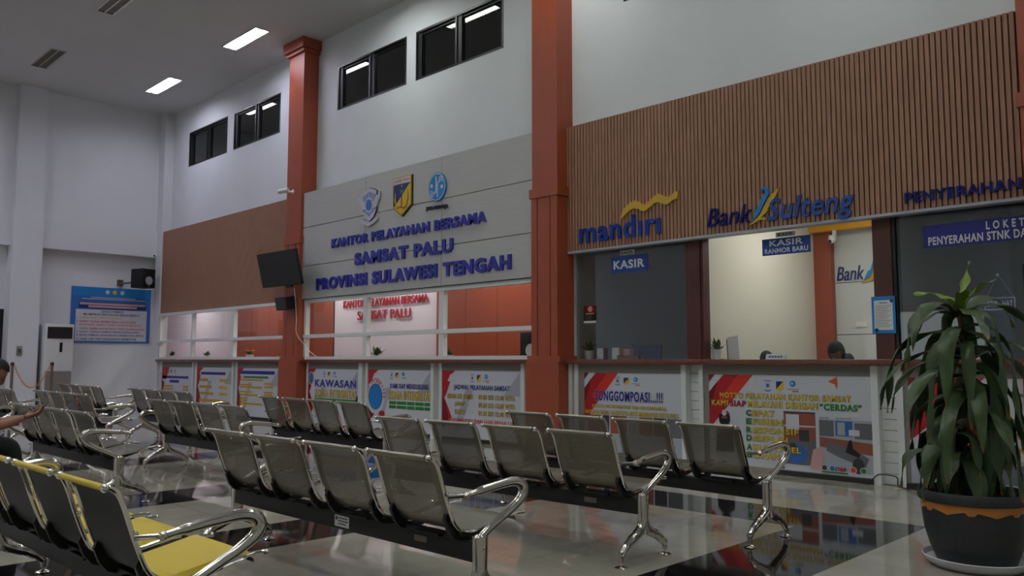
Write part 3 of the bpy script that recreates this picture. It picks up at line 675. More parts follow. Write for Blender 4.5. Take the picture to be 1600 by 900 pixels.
# police emblem (blue and white, winged shield over a scroll)
pe = thing('police_emblem', (-11.77, 8.33, 3.62), 'winged blue and white shield emblem with a scroll on the grey fascia', 'emblem')
cx, cz = -11.76, 3.95
def S(pts, sx=1.0): return [(cx+a*sx, cz+b) for a, b in pts]
shield = [(-.20, .23), (-.10, .275), (0, .30), (.10, .275), (.20, .23), (.185, .05), (.20, -.10), (.12, -.22), (0, -.285), (-.12, -.22), (-.20, -.10), (-.185, .05)]
flat(pe, 'back_plate', S([(a*1.05, b*1.04) for a, b in shield]), M['p_blk'], 'F', 8.335, 0, .018)
flat(pe, 'shield', S(shield), M['p_lav'], 'F', 8.322, 0, .013)
for i in range(7):
    a = -.165+i*.055; flat(pe, 'stripe', S(rect(a-.012, a+.012, -.20+abs(a)*.6, .24-abs(a)*.35)), M['p_mblue'], 'F', 8.322, .003, .003)
for s in (-1, 1): flat(pe, 'wing', S([(.10, .02), (.20, .13), (.33, .20), (.30, .13), (.31, .10), (.275, .07), (.28, .04), (.245, .01), (.24, -.03), (.20, -.06), (.10, -.06)], s), M['p_lav'], 'F', 8.316, 0, .014)
flat(pe, 'wreath', ell(cx, cz+.0, .125, .135), M['p_lav'], 'F', 8.314, 0, .008)
flat(pe, 'disc', ell(cx, cz+.0, .088, .10), M['p_mblue'], 'F', 8.310, 0, .008)
flat(pe, 'scroll', S([(-.28, -.27), (-.24, -.22), (-.14, -.265), (0, -.315), (.14, -.265), (.24, -.22), (.28, -.27), (.17, -.325), (0, -.375), (-.17, -.325)]), M['p_lav'], 'F', 8.318, 0, .016)
# provincial shield
se = thing('provincial_emblem', (-10.83, 8.33, 3.65), 'blue and yellow provincial shield emblem with a palm on the grey fascia', 'emblem')
x0, x1 = -11.08, -10.585; xm = (x0+x1)/2
flat(se, 'back_plate', [(x0, 4.315), (x1+.02, 4.315), (x1+.02, 3.80), (xm+.01, 3.63), (x0, 3.80)], M['p_blk'], 'F', 8.336, 0, .018)
flat(se, 'shield', [(x0, 4.31), (x1, 4.31), (x1, 3.81), (xm, 3.655), (x0, 3.81)], M['p_gold'], 'F', 8.322, 0, .014)
flat(se, 'blue_field', [(x0+.02, 4.185), (x1-.02, 4.185), (x0+.08, 3.84), (x0+.02, 3.83)], M['p_deep'], 'F', 8.322, .003, .003)
flat(se, 'yellow_field', [(x1-.02, 4.185), (x1-.02, 3.82), (xm, 3.69), (x0+.08, 3.77), (x0+.08, 3.84)], M['p_yel'], 'F', 8.322, .003, .003)
flat(se, 'name_band', rect(x0+.02, x1-.02, 4.20, 4.29), M['p_white'], 'F', 8.322, .003, .003)
put_text(se, 'SULAWESI TENGAH', x0+.04, x1-.04, 4.22, 4.27, M['p_red'], 'F', 8.317, .002)
flat(se, 'palm_trunk', rect(xm-.012, xm+.012, 3.80, 4.05), M['p_dred'], 'F', 8.322, .005, .002)
flat(se, 'palm_crown', [(xm+math.cos(k*PI/8)*(.085 if k % 2 == 0 else .03), 4.06+math.sin(k*PI/8)*(.06 if k % 2 == 0 else .02)) for k in range(16)], M['p_green'], 'F', 8.322, .007, .002)
flat(se, 'star', [(xm+math.sin(k*PI/5)*(.022 if k % 2 == 0 else .009), 4.15+math.cos(k*PI/5)*(.022 if k % 2 == 0 else .009)) for k in range(10)], M['p_yel'], 'F', 8.322, .005, .002)
flat(se, 'rice_ear', strip2([(xm-.03, 3.74), (xm-.13, 3.80), (xm-.18, 3.92), (xm-.17, 4.05)], [.01, .03, .035, .012]), M['p_gold'], 'F', 8.322, .006, .002)
flat(se, 'cotton_ear', strip2([(xm+.03, 3.74), (xm+.13, 3.80), (xm+.18, 3.92), (xm+.17, 4.08)], [.01, .03, .035, .012]), M['p_mid'], 'F', 8.322, .006, .002)
flat(se, 'waves', strip2([(xm-.13, 3.78), (xm-.05, 3.80), (xm+.05, 3.775), (xm+.13, 3.79)], .018), M['p_dred'], 'F', 8.322, .007, .002)
# round blue emblem
je = thing('round_emblem', (-9.925, 8.33, 3.77), 'round blue emblem with white curling lines on the grey fascia', 'emblem')
jx, jz = -9.925, 4.0
flat(je, 'disc', ell(jx, jz, .215, .232, 40), M['p_cyan'], 'F', 8.322, 0, .032)
ring = ell(jx, jz, .198, .214, 40); flat(je, 'ring', strip2(ring+[ring[0]], .013), M['p_white'], 'F', 8.322, .003, .003)
def JL(pts, wd, n='white_line'): flat(je, n, strip2([(p.x, p.y) for p in spline([(jx+a, jz+b, 0) for a, b in pts], 5)], wd), M['p_white'], 'F', 8.322, .004, .003)
JL([(-.015, .17), (-.015, -.02), (-.03, -.085), (-.08, -.10)], .026); JL([(.02, -.17), (.02, .02), (.035, .07), (.085, .085)], .026)
for k in range(3):
    JL([(-.15, -.035-.035*k), (-.11, -.075-.035*k), (-.06, -.065-.035*k)], .013); JL([(.15, .065+.03*k), (.10, .10+.03*k), (.05, .075+.03*k)], .013)
for s, b in ((-1, .03), (1, -.01)): flat(je, 'white_dot', ell(jx+s*.125, jz+b, .032, .032, 16), M['p_white'], 'F', 8.322, .004, .003)
wall_letters('JASA RAHARJA', -10.20, -9.66, 3.635, 3.71, M['p_blk'], 'small black letters JASA RAHARJA under the round blue emblem', depth=.02, bold=.05, skew=-.02)
# crimson letters on the office wall behind the glazed screen
wall_letters('KANTOR PELAYANAN BERSAMA', -16.09, -13.03, 2.425, 2.60, M['red3d'], 'crimson letters KANTOR PELAYANAN BERSAMA on the office wall behind glass', d=10.70, depth=.03, bold=.004)
wall_letters('SAMSAT PALU', -15.52, -13.60, 2.135, 2.335, M['red3d'], 'crimson letters SAMSAT PALU on the office wall behind glass', d=10.70, depth=.03, bold=.004)
# bank name on the grey panels of the lit office
bk2 = thing('office_wall_sign', (-4.85, 12.06, 2.41), 'thin navy letters Bank on the grey panels of the lit office', 'sign')
put_letters(bk2, 'Bank', -5.10, -4.70, 2.415, 2.625, M['p_deep'], 'F', 12.045, .025, 0.0, .25)
flat(bk2, 'blue_plume', [(-4.70, 2.40), (-4.64, 2.53), (-4.60, 2.55), (-4.56, 2.68), (-4.52, 2.70), (-4.60, 2.45)], M['p_cyan'], 'F', 12.045, 0, .02)
flat(bk2, 'yellow_plume', [(-4.74, 2.36), (-4.62, 2.43), (-4.46, 2.66), (-4.44, 2.52), (-4.60, 2.38)], M['p_gold'], 'F', 12.049, 0, .02)

# ------------------------------------------------------------------ banners on the counter fronts
YF = 8.468
def banner(x0, x1, z0, z1, label):
    return tag(F(x0, x1, YF, YF+.004, z0, z1).build('banner', M['p_white']), label, 'banner', 'printed banners on the counter fronts')
def poly(b, pts, m, k=1, name='print_shape'): return flat(b, name, pts, M[m], 'F', YF, .0012*k, .001)
def line(b, s, a0, a1, b0, b1, m, k=6, bold=.03, shadow=None, shear=0.0):
    h = (b1-b0)*.05
    if shadow: put_text(b, s, a0-h*.6, a1+h*1.2, b0-h*1.2, b1+h*.5, M[shadow], 'F', YF-.0012*(k-1), .001, bold+.014, shear, space=1.0+3.4*bold+.03)
    return put_text(b, s, a0, a1, b0, b1, M[m], 'F', YF-.0012*k, .001, bold, shear, space=1.0+3.4*bold+.03)
def emblems(b, a0, a1, z0, z1):
    w = a1-a0; h = z1-z0; q = a0+w*.11
    sh = lambda c, r: [(c-r, z0+h*.85), (c+r, z0+h*.85), (c+r*.85, z0+h*.3), (c, z0), (c-r*.85, z0+h*.3)]
    poly(b, sh(q, w*.085), 'p_lav', 1, 'emblem'); poly(b, strip2([(q-w*.1, z0+h*.1), (q, z0), (q+w*.1, z0+h*.1)], h*.08), 'p_mblue', 2, 'emblem'); poly(b, ell(q, z0+h*.5, w*.045, h*.16, 14), 'p_mblue', 2, 'emblem')
    poly(b, strip2([(q-w*.1, z0+h*.92), (q+w*.1, z0+h*.92)], h*.06), 'p_mblue', 2, 'emblem')
    c = a0+w*.46; r = w*.105
    poly(b, [(c-r, z0+h*.88), (c+r, z0+h*.88), (c-r, z0+h*.2)], 'p_deep', 1, 'emblem'); poly(b, [(c+r, z0+h*.88), (c+r, z0+h*.2), (c, z0), (c-r, z0+h*.2)], 'p_yel', 1, 'emblem')
    c = a0+w*.83; poly(b, ell(c, z0+h*.70, w*.085, h*.28, 18), 'p_cyan', 1, 'emblem'); poly(b, ell(c-w*.02, z0+h*.72, w*.03, h*.10, 10), 'p_white', 2, 'emblem')
    poly(b, rect(c-w*.16, c+w*.16, z0+h*.18, z0+h*.24), 'p_mid', 1, 'emblem'); poly(b, rect(c-w*.02, c+w*.16, z0+h*.0, z0+h*.08), 'p_red', 1, 'emblem')
def torn_red(b, x0, x1, z0, z1, wd):
    poly(b, [(x0, z1), (x0+wd*1.9, z1), (x0+wd*1.35, z1-.06), (x0+wd*1.2, z1-.05), (x0+wd*.75, z1-.165), (x0+wd*1.15, z1-.17), (x0+wd*.62, z1-.36), (x0+wd*.30, z1-.43), (x0+wd*.8, z1-.55), (x0+wd*1.4, z1-.72), (x0+wd*1.0, z1-.80), (x0, z0 if z0 > z1-.9 else z1-.9)], 'p_red')
    poly(b, [(x0, z1-.45), (x0+wd*.30, z1-.43), (x0+wd*1.0, z1-.72), (x0+wd*.9, z1-.80), (x0, z1-.9)], 'p_dred', 2)
    poly(b, [(x1-.35, z1-.36), (x1-.02, z1-.02), (x1-.01, z1-.36)], 'p_grey', 1); poly(b, [(x0+wd*1.6, z0+.10), (x0+wd*3.4, z1-.30), (x0+wd*4.4, z1-.30), (x0+wd*2.6, z0+.10)], 'p_grey', 1)
# far bay
b = banner(-20.68, -18.97, .06, 1.06, 'far bay banner nearest the corner, two indigo lines of text on pale grey')
poly(b, [(-20.68, 1.06), (-20.25, 1.06), (-20.36, .90), (-20.42, .77), (-20.68, .76)], 'p_red'); poly(b, [(-20.68, .76), (-20.52, .68), (-20.60, .50), (-20.68, .40)], 'p_dred'); emblems(b, -20.35, -19.85, .90, 1.01)
poly(b, rect(-20.66, -19.16, .79, .85), 'p_blue', 1, 'print_row'); poly(b, rect(-20.22, -19.68, .685, .755), 'p_blue', 1, 'print_row')
for z in (.60, .53, .46): poly(b, rect(-20.56, -20.02, z-.022, z+.022), 'p_gold', 2, 'print_row'); poly(b, rect(-19.45, -19.15, z-.022, z+.022), 'p_gold', 2, 'print_row')
b = banner(-18.70, -16.99, .06, 1.065, 'far bay banner in the middle, one indigo heading over four yellow rows')
torn_red(b, -18.700, -16.99, .06, 1.065, .17); poly(b, rect(-18.490, -17.280, .905, .965), 'p_blue', 3, 'print_row')
for z, wd in ((.783, .42), (.628, .62), (.48, .70), (.322, 1.0)): poly(b, rect(-18.550, -18.550+wd, z-.03, z+.03), 'p_gold', 3, 'print_row'); poly(b, rect(-17.550, -17.190, z-.032, z+.032), 'p_yel', 3, 'print_row')
b = banner(-16.71, -14.995, .06, 1.065, 'far bay banner beside the orange column, indigo heading with a green subtitle')
torn_red(b, -16.710, -14.990, .06, 1.065, .14); poly(b, rect(-16.590, -15.140, .94, 1.01), 'p_blue', 3, 'print_row'); poly(b, rect(-16.450, -15.390, .855, .90), 'p_green', 3, 'print_row')
for i, (z, wd) in enumerate(((.818, .98), (.715, .52), (.665, .96), (.566, .52), (.502, .82), (.43, .26), (.38, .30), (.32, 1.0), (.26, .3))): poly(b, rect(-16.590, -16.590+wd, z-.018, z+.018), 'p_gold', 3, 'print_row')
for z in (.75, .68, .57, .52): poly(b, rect(-15.550, -15.190, z-.018, z+.018), 'p_gold', 3, 'print_row')
# middle bay
b = banner(-13.86, -12.215, .06, 1.071, 'banner reading KAWASAN ZONA INTEGRITAS beside the television column')
torn_red(b, -13.86, -12.215, .06, 1.071, .14); emblems(b, -13.36, -12.90, .925, 1.03)
poly(b, ell(-13.76, .895, .095, .125), 'p_white', 4); poly(b, ell(-13.76, .895, .08, .108), 'p_mid', 5); poly(b, ell(-13.76, .92, .06, .06), 'p_mblue', 6)
line(b, 'KAWASAN', -13.62, -12.27, .74, .875, 'p_blue', 6, .03, 'p_grey'); line(b, 'ZONA INTEGRITAS', -13.63, -12.25, .555, .69, 'p_yel', 6, .03, 'p_dk')
poly(b, rect(-13.63, -12.26, .478, .528), 'p_green', 3, 'print_row'); poly(b, [(-12.35, .44), (-12.215, .62), (-12.215, .44)], 'p_blk', 7)
b = banner(-11.91, -10.205, .06, 1.071, 'banner reading KAMI SIAP MENDUKUNG with a round blue badge')
torn_red(b, -11.91, -10.205, .06, 1.071, .15); emblems(b, -11.29, -10.85, .925, 1.04)
poly(b, ell(-11.69, .612, .265, .295, 40), 'p_white', 4); poly(b, ell(-11.69, .612, .20, .222, 40), 'p_deep', 5); poly(b, ell(-11.69, .612, .19, .212, 40), 'p_cyan', 6)
arc = 'ZONA INTEGRITAS'
for i, ch in enumerate(arc):
    if ch == ' ': continue
    t = PI*1.02-(i/(len(arc)-1))*PI*1.02; me, tx0, tx1, ty0, ty1 = text_mesh(ch, .04); q = MB(); q.smooth = False; wd = .016 if ch == 'I' else .034
    for p in me.polygons:
        vs = []
        for iv in p.vertices:
            c = me.vertices[iv].co; u = ((c.x-tx0)/(tx1-tx0)-.5)*wd; v = .255+((c.y-ty0)/(ty1-ty0)-.5)*.065
            vs.append((-11.69+math.cos(t)*v+math.sin(t)*u, YF-.0085, .612+1.1*(math.sin(t)*v-math.cos(t)*u)))
        q.bm.faces.new([q.bm.verts.new(k_) for k_ in vs])
    q.build('lettering', M['p_lred'], b)
line(b, 'KAMI SIAP MENDUKUNG', -11.270, -10.260, .765, .845, 'p_blue', 6, .03, 'p_grey'); line(b, 'ZONA INTEGRITAS', -11.320, -10.190, .585, .725, 'p_yel', 6, .03, 'p_dk')
for z in (.525, .455):
    a = -11.300
    for wd in (.19, .26, .20, .22, .14): poly(b, rect(a, a+wd, z-.026, z+.026), 'p_green', 3, 'print_row'); a += wd+.018
poly(b, ell(-11.50, .33, .085, .05, 20), 'p_red', 5)
b = banner(-9.92, -8.20, .06, 1.078, 'banner reading JADWAL PELAYANAN SAMSAT with yellow opening hours')
torn_red(b, -9.920, -8.200, .06, 1.078, .16); emblems(b, -9.270, -8.850, .905, 1.03)
line(b, 'JADWAL PELAYANAN SAMSAT', -9.640, -8.420, .77, .862, 'p_blue', 6, .03, 'p_grey')
for s, h, z in (('SENIN S/D KAMIS', '09.00 S/D 15.00 WITA', .685), ('JUMAT', '09.00 S/D 15.00 WITA', .566), ('SABTU', '09.00 S/D 12.00 WITA', .446)):
    wd = .29 if len(s) > 6 else .115
    line(b, s, -9.500-wd, -9.500+wd, z-.034, z+.034, 'p_gold', 6, .035, 'p_dk'); line(b, h, -9.080, -8.310, z-.034, z+.034, 'p_gold', 6, .035, 'p_dk')
line(b, 'HARI MINGGU DAN HARI BESAR LIBUR', -9.770, -8.220, .285, .35, 'p_lred', 6, .03, None)
# bank bay
def sash_red(b, x0, z0, z1, s=1.0):
    poly(b, [(x0, z1-.20), (x0+.19*s, z1), (x0+.56*s, z1), (x0+.04, z1-.58), (x0, z1-.60)], 'p_red'); poly(b, [(x0+.38*s, z1), (x0+.56*s, z1), (x0+.22*s, z1-.36), (x0+.12*s, z1-.30)], 'p_lred', 2); poly(b, [(x0, z1-.20), (x0+.12, z1-.07), (x0+.02, z1-.36), (x0, z1-.36)], 'p_dred', 2)
    poly(b, [(x0, z1), (x0+.08, z1), (x0, z1-.09)], 'p_dred', 2)
b = banner(-7.020, -5.441, .06, 1.073, 'banner reading SONGGOMPOASI under the first cashier pane')
sash_red(b, -7.020, .06, 1.073); poly(b, [(-7.020, .70), (-6.837, .69), (-6.886, .61), (-6.946, .50), (-7.020, .44)], 'p_red', 2); emblems(b, -6.512, -6.117, .92, 1.03)
line(b, 'SONGGOMPOASI...!!!', -6.837, -5.781, .715, .845, 'p_blue', 6, .03, 'p_lav'); line(b, 'SINTUVU MU MOMBAYARI PAJA NU KANDARAA,', -6.886, -5.722, .615, .668, 'p_yel', 6, .03, 'p_dk')
line(b, 'RATUANA NOMU NASINTUVU ANTE MOMBANGU KOTA PALU', -6.995, -5.564, .542, .595, 'p_yel', 6, .03, 'p_dk')
for a, wd, m in ((-6.965, .22, 'p_brick'), (-6.709, .10, 'p_dk'), (-6.590, .26, 'p_brick'), (-6.295, .14, 'p_grey'), (-6.137, .20, 'p_brick'), (-5.920, .18, 'p_dk'), (-5.722, .26, 'p_mid')): poly(b, rect(a, a+wd, .30, .53), m, 2, 'printed_photo')
poly(b, rect(-7.020, -5.441, .06, .29), 'p_grey', 2, 'printed_photo')
b = banner(-5.135, -3.234, .06, 1.075, 'large banner reading MOTTO PELAYANAN with a green and yellow CERDAS word list')
sash_red(b, -5.135, .06, 1.075); emblems(b, -4.440, -4.035, .90, 1.025)
line(b, 'MOTTO PELAYANAN KANTOR SAMSAT', -4.992, -3.480, .81, .873, 'p_yel', 6, .035, 'p_dk')
line(b, 'KAMI', -5.101, -4.889, .72, .785, 'p_yel', 6, .035, 'p_dk'); line(b, 'SIAP', -4.864, -4.663, .72, .785, 'p_red', 6, .035, 'p_dk'); line(b, 'MELAYANI DENGAN', -4.637, -3.833, .72, .788, 'p_yel', 6, .035, 'p_dk'); line(b, '\u201cCERDAS\u201d', -3.808, -3.374, .72, .788, 'p_green', 6, .035, 'p_dk')
for c, r_, x1, z0, z1 in (('C', 'EPAT', -4.322, .622, .686), ('E', 'FISIEN', -4.229, .528, .592), ('R', 'ESPONSIF', -4.049, .437, .499), ('D', 'ISIPLIN', -4.174, .346, .409), ('A', 'KUNTABEL', -4.028, .245, .308), ('S', 'OPAN', -4.276, .160, .224)):
    line(b, c, -4.664, -4.600, z0, z1, 'p_green', 8, .04, 'p_dk'); line(b, r_, -4.580, x1, z0, z1, 'p_yel', 8, .035, 'p_dk')
ph = poly(b, rect(-4.219, -3.863, .13, .69), 'p_brick', 2, 'printed_photo'); poly(b, rect(-4.193, -4.045, .50, .66), 'p_white', 3, 'printed_photo'); poly(b, rect(-4.219, -3.863, .13, .40), 'p_mid', 3, 'printed_photo'); poly(b, rect(-4.219, -3.863, .675, .69), 'p_dk', 3, 'printed_photo')
poly(b, ell(-4.085, .24, .12, .10), 'p_mblue', 4, 'printed_photo'); poly(b, ell(-4.124, .30, .05, .06), 'p_dk', 5, 'printed_photo'); poly(b, [(-3.937, .10), (-3.897, .30), (-3.828, .33), (-3.779, .26), (-3.808, .10)], 'p_pink', 5, 'printed_photo'); poly(b, rect(-4.045, -3.937, .38, .50), 'p_dk', 4, 'printed_photo'); poly(b, rect(-4.219, -3.867, .53, .545), 'p_white', 4, 'printed_photo')
poly(b, rect(-3.827, -3.246, .10, .627), 'p_grey', 2, 'printed_photo'); poly(b, rect(-3.823, -3.670, .45, .615), 'p_mid', 3, 'printed_photo'); poly(b, rect(-3.650, -3.473, .46, .615), 'p_mblue', 3, 'printed_photo'); poly(b, rect(-3.631, -3.552, .47, .60), 'p_grey', 4, 'printed_photo'); poly(b, rect(-3.453, -3.246, .44, .60), 'p_mid', 3, 'printed_photo'); poly(b, rect(-3.512, -3.404, .47, .53), 'p_white', 4, 'printed_photo')
poly(b, [(-3.823, .44), (-3.246, .40), (-3.246, .28), (-3.552, .31), (-3.823, .34)], 'p_brick', 4, 'printed_photo'); poly(b, [(-3.749, .40), (-3.502, .35), (-3.315, .25), (-3.354, .16), (-3.611, .24), (-3.749, .30)], 'p_mid', 5, 'printed_photo'); poly(b, [(-3.552, .30), (-3.512, .42), (-3.488, .43), (-3.473, .34), (-3.404, .29), (-3.414, .25)], 'p_blk', 6, 'printed_photo'); poly(b, ell(-3.424, .17, .06, .08), 'p_dk', 6, 'printed_photo')
line(b, 'mandiri', -3.819, -3.715, .632, .650, 'p_deep', 3, .02); line(b, 'BankSulteng', -3.641, -3.478, .630, .652, 'p_deep', 3, 0, None, .2)
for a, m in ((-3.798, 'p_dk'), (-3.715, 'p_mblue'), (-3.497, 'p_lred'), (-3.394, 'p_green')): poly(b, ell(a+.02, .125, .035, .033), 'p_white', 7, 'round_logo'); poly(b, ell(a+.02, .125, .027, .026), m, 8, 'round_logo')
line(b, 'ST', -3.665, -3.616, .10, .14, 'p_blk', 8); poly(b, ell(-3.596, .12, .022, .022), 'p_lred', 8, 'round_logo'); line(b, 'P', -3.570, -3.550, .10, .14, 'p_blk', 8); poly(b, rect(-3.808, -3.532, .075, .09), 'p_green', 8, 'print_row')
poly(b, [(-3.716, 1.02), (-3.650, 1.05), (-3.616, 1.073), (-3.616, .99), (-3.626, .94), (-3.641, .99), (-3.670, 1.0)], 'p_orange', 3)
# printed figure in a dark helmet
poly(b, [(-5.051, .20), (-5.042, .44), (-4.992, .49), (-4.903, .49), (-4.834, .44), (-4.824, .20)], 'p_blk', 5, 'printed_figure'); poly(b, ell(-4.938, .575, .072, .09), 'p_blk', 6, 'printed_figure'); poly(b, ell(-4.938, .625, .065, .045, 20, 0, PI), 'p_red', 7, 'printed_figure'); poly(b, ell(-4.938, .64, .03, .035, 16), 'p_white', 8, 'printed_figure'); poly(b, rect(-4.972, -4.903, .575, .60), 'p_brick', 8, 'printed_figure')
b = banner(-2.915, -1.895, .06, 1.075, 'banner with a red sash and yellow text behind the potted plant')
sash_red(b, -2.915, .06, 1.075, 1.2)
for s, a0, a1, z in (('Siap Membantu', -2.55, -1.92, .69), ('Lengkapi dan Penuhi', -2.62, -1.91, .565), ('Persyaratan Anda', -2.45, -1.91, .44)): line(b, s, a0, a1, z-.045, z+.045, 'p_yel', 6, .03, 'p_dk')
poly(b, ell(-2.66, .20, .05, .05), 'p_lred', 5, 'round_logo'); poly(b, rect(-2.915, -1.895, .06, .34), 'p_grey', 2, 'printed_photo'); poly(b, rect(-2.4, -1.95, .12, .30), 'p_mid', 3, 'printed_photo')

# ------------------------------------------------------------------ stickers and notices on the bank panes
YS = 8.686
def sticker(name, x0, x1, z0, z1, m, label, y=YS): return tag(F(x0, x1, y, y+.003, z0, z1).build(name, M[m]), label, 'sign')
def stext(o, s, a0, a1, b0, b1, m, y=YS, bold=.02, k=.001): return put_letters(o, s, a0, a1, b0, b1, M[m], 'F', y-k, .0006, bold)
o = sticker('cashier_sign', -6.72, -6.14, 2.395, 2.61, 'sign_blue', 'blue sticker reading KASIR on the tinted pane beside the orange column'); stext(o, 'KASIR', -6.68, -6.18, 2.445, 2.56, 'paper', bold=.03)
o = sticker('cashier_plate', -6.57, -6.335, 2.625, 2.69, 'p_white', 'small grey plate reading KASIR above the short blue sticker'); stext(o, 'KASIR', -6.55, -6.355, 2.638, 2.677, 'p_blk', bold=.02)
o = sticker('cashier_sign', -4.53, -3.955, 2.435, 2.625, 'sign_blue', 'blue sticker reading KASIR RANMOR BARU on the clear pane'); stext(o, 'KASIR', -4.44, -4.04, 2.535, 2.605, 'paper', bold=.02); stext(o, 'RANMOR BARU', -4.50, -3.985, 2.455, 2.512, 'paper', bold=.02)
o = sticker('cashier_plate', -4.36, -4.13, 2.635, 2.69, 'p_white', 'small grey plate reading KASIR above the RANMOR BARU sticker'); stext(o, 'KASIR', -4.335, -4.155, 2.646, 2.679, 'p_blk', bold=.02)
o = sticker('pickup_sign', -2.785, -1.80, 2.36, 2.585, 'sign_indigo', 'long indigo sticker reading LOKET PENYERAHAN STNK DAN above the plant'); stext(o, 'L O K E T', -2.22, -1.90, 2.485, 2.565, 'paper', bold=.03); stext(o, 'PENYERAHAN STNK DAN', -2.74, -1.83, 2.38, 2.465, 'paper', bold=.03)
o = sticker('poster', -7.20, -6.985, 1.745, 1.985, 'p_blk', 'small black and red poster on the tinted pane above the white flower pot')
flat(o, 'poster_print', rect(-7.20, -6.985, 1.89, 1.985), M['p_dred'], 'F', YS, .001, .0006); flat(o, 'poster_print', ell(-7.09, 1.935, .04, .04), M['p_pink'], 'F', YS, .002, .0006); flat(o, 'poster_print', rect(-7.20, -6.985, 1.745, 1.775), M['paper'], 'F', YS, .001, .0006); flat(o, 'poster_print', rect(-7.17, -7.02, 1.865, 1.88), M['p_yel'], 'F', YS, .001, .0006)
for i in range(4): flat(o, 'print_row', rect(-7.18, -7.06, 1.845-.018*i, 1.851-.018*i), M['p_mid'], 'F', YS, .001, .0006)
YN = 8.632
o = tag(F(-3.30, -3.065, YN, YN+.004, 1.515, 1.895).build('notice', M['p_cyan']), 'blue bordered white notice on the dark brown post', 'notice')
flat(o, 'notice_sheet', rect(-3.275, -3.09, 1.55, 1.855), M['paper'], 'F', YN, .001, .0006); flat(o, 'print_row', rect(-3.22, -3.14, 1.825, 1.832), M['p_dk'], 'F', YN, .002, .0006)
for i in range(14): flat(o, 'print_row', rect(-3.262, -3.105-.02*(i % 3), 1.795-.0165*i, 1.799-.0165*i), M['p_mid'], 'F', YN, .002, .0006)
flat(o, 'round_logo', ell(-3.10, 1.845, .016, .016, 14), M['p_deep'], 'F', YN, .002, .0006); flat(o, 'round_logo', ell(-3.255, 1.55, .02, .02, 14), M['p_deep'], 'F', YN, .002, .0006)
o = thing('hanging_sign', (-2.14, 8.76, 1.72), 'dark hanging sign reading ISTIRAHAT on a string behind the tinted pane', 'sign')
F(-2.29, -2.02, 8.755, 8.765, 1.715, 1.84).build('plate', M['sign_indigo'], o)
q = MB(); q.smooth = False; q.box(-2.285, -2.025, 8.753, 8.755, 1.72, 1.727).box(-2.285, -2.025, 8.753, 8.755, 1.828, 1.835).box(-2.285, -2.278, 8.753, 8.755, 1.727, 1.828).box(-2.032, -2.025, 8.753, 8.755, 1.727, 1.828); q.build('border', M['paper'], o)
put_text(o, 'ISTIRAHAT', -2.265, -2.045, 1.75, 1.805, M['paper'], 'F', 8.753, .001, .02)
MB().tube([(-2.27, 8.76, 1.84), (-2.155, 8.76, 2.05), (-2.04, 8.76, 1.84)], .0025, 6).ball((-2.155, 8.735, 2.05), .012, 8, 6).cyl((-2.155, 8.705, 2.05), (-2.155, 8.76, 2.05), .004, 8).build('string', M['paper'], o)
o = tag(F(-4.845, -4.68, 12.055, 12.068, 1.72, 1.80).build('door_label', M['paper']), 'small white label on the grey panels of the lit office', 'label')

# notice board on the end wall
XB = XL-0.17
nb = tag(F(XL-0.198, XB, 6.51, 8.39, 1.655, 3.02).build('notice_board', M['p_mblue']), 'large blue notice board listing requirements on the end wall', 'notice board')
def L(n, a0, a1, b0, b1, m, k=1): return flat(nb, n, rect(a0, a1, b0, b1), M[m], 'L', XB, .002*k, .0015)
L('sky_print', 6.52, 8.38, 2.80, 3.01, 'p_cyan'); L('white_sheet', 6.62, 8.30, 1.70, 2.47, 'p_white', 2); L('title_bar', 6.68, 8.27, 2.50, 2.645, 'p_deep', 2)
def LT(s, a0, a1, b0, b1, m): return put_text(nb, s, a0, a1, b0, b1, M[m], 'L', XB+.0065, .001, .02)
L('print_row', 6.70, 8.25, 2.585, 2.635, 'p_pink', 3); L('print_row', 6.9, 8.05, 2.52, 2.57, 'p_pink', 3); L('print_row', 6.75, 8.25, 2.72, 2.74, 'p_lav', 3); L('print_row', 6.95, 8.0, 2.76, 2.78, 'p_lav', 3)
for c, m in ((7.33, 'p_lav'), (7.50, 'p_yel'), (7.68, 'p_white')): flat(nb, 'emblem', ell(c, 2.91, .05, .055, 16), M[m], 'L', XB, .006, .0015)
for s, a0, a1, z, m in (('DENGAN FORMULIR', 7.20, 7.73, 2.425, 'p_blk'), ('MELAMPIRKAN PERSYARATAN SEBAGAI BERIKUT :', 6.79, 8.14, 2.35, 'p_blk'), ('1. TANDA BUKTI IDENTITAS (KTP),', 6.64, 7.72, 2.26, 'p_gold'), ('2. SURAT KUASA BERMATERAI CUKUP DAN', 6.64, 8.03, 2.175, 'p_lred'), ('FOTOCOPY KARTU TANDA PENDUDUK (KTP)', 6.71, 8.16, 2.09, 'p_lred'), ('YANG DIBERI KUASA BAGI YANG DIWAKILKAN,', 6.71, 8.26, 2.0, 'p_lred'), ('3. SURAT TANDA NOMOR KENDARAAN (STNK),', 6.65, 8.14, 1.918, 'p_deep'), ('4. BUKU PEMILIK KENDARAAN BERMOTOR (BPKB),', 6.65, 8.25, 1.837, 'p_deep'), ('5. HASIL CEK FISIK KENDARAAN BERMOTOR.', 6.66, 8.07, 1.748, 'p_deep')): LT(s, a0, a1, z-.027, z+.027, m)

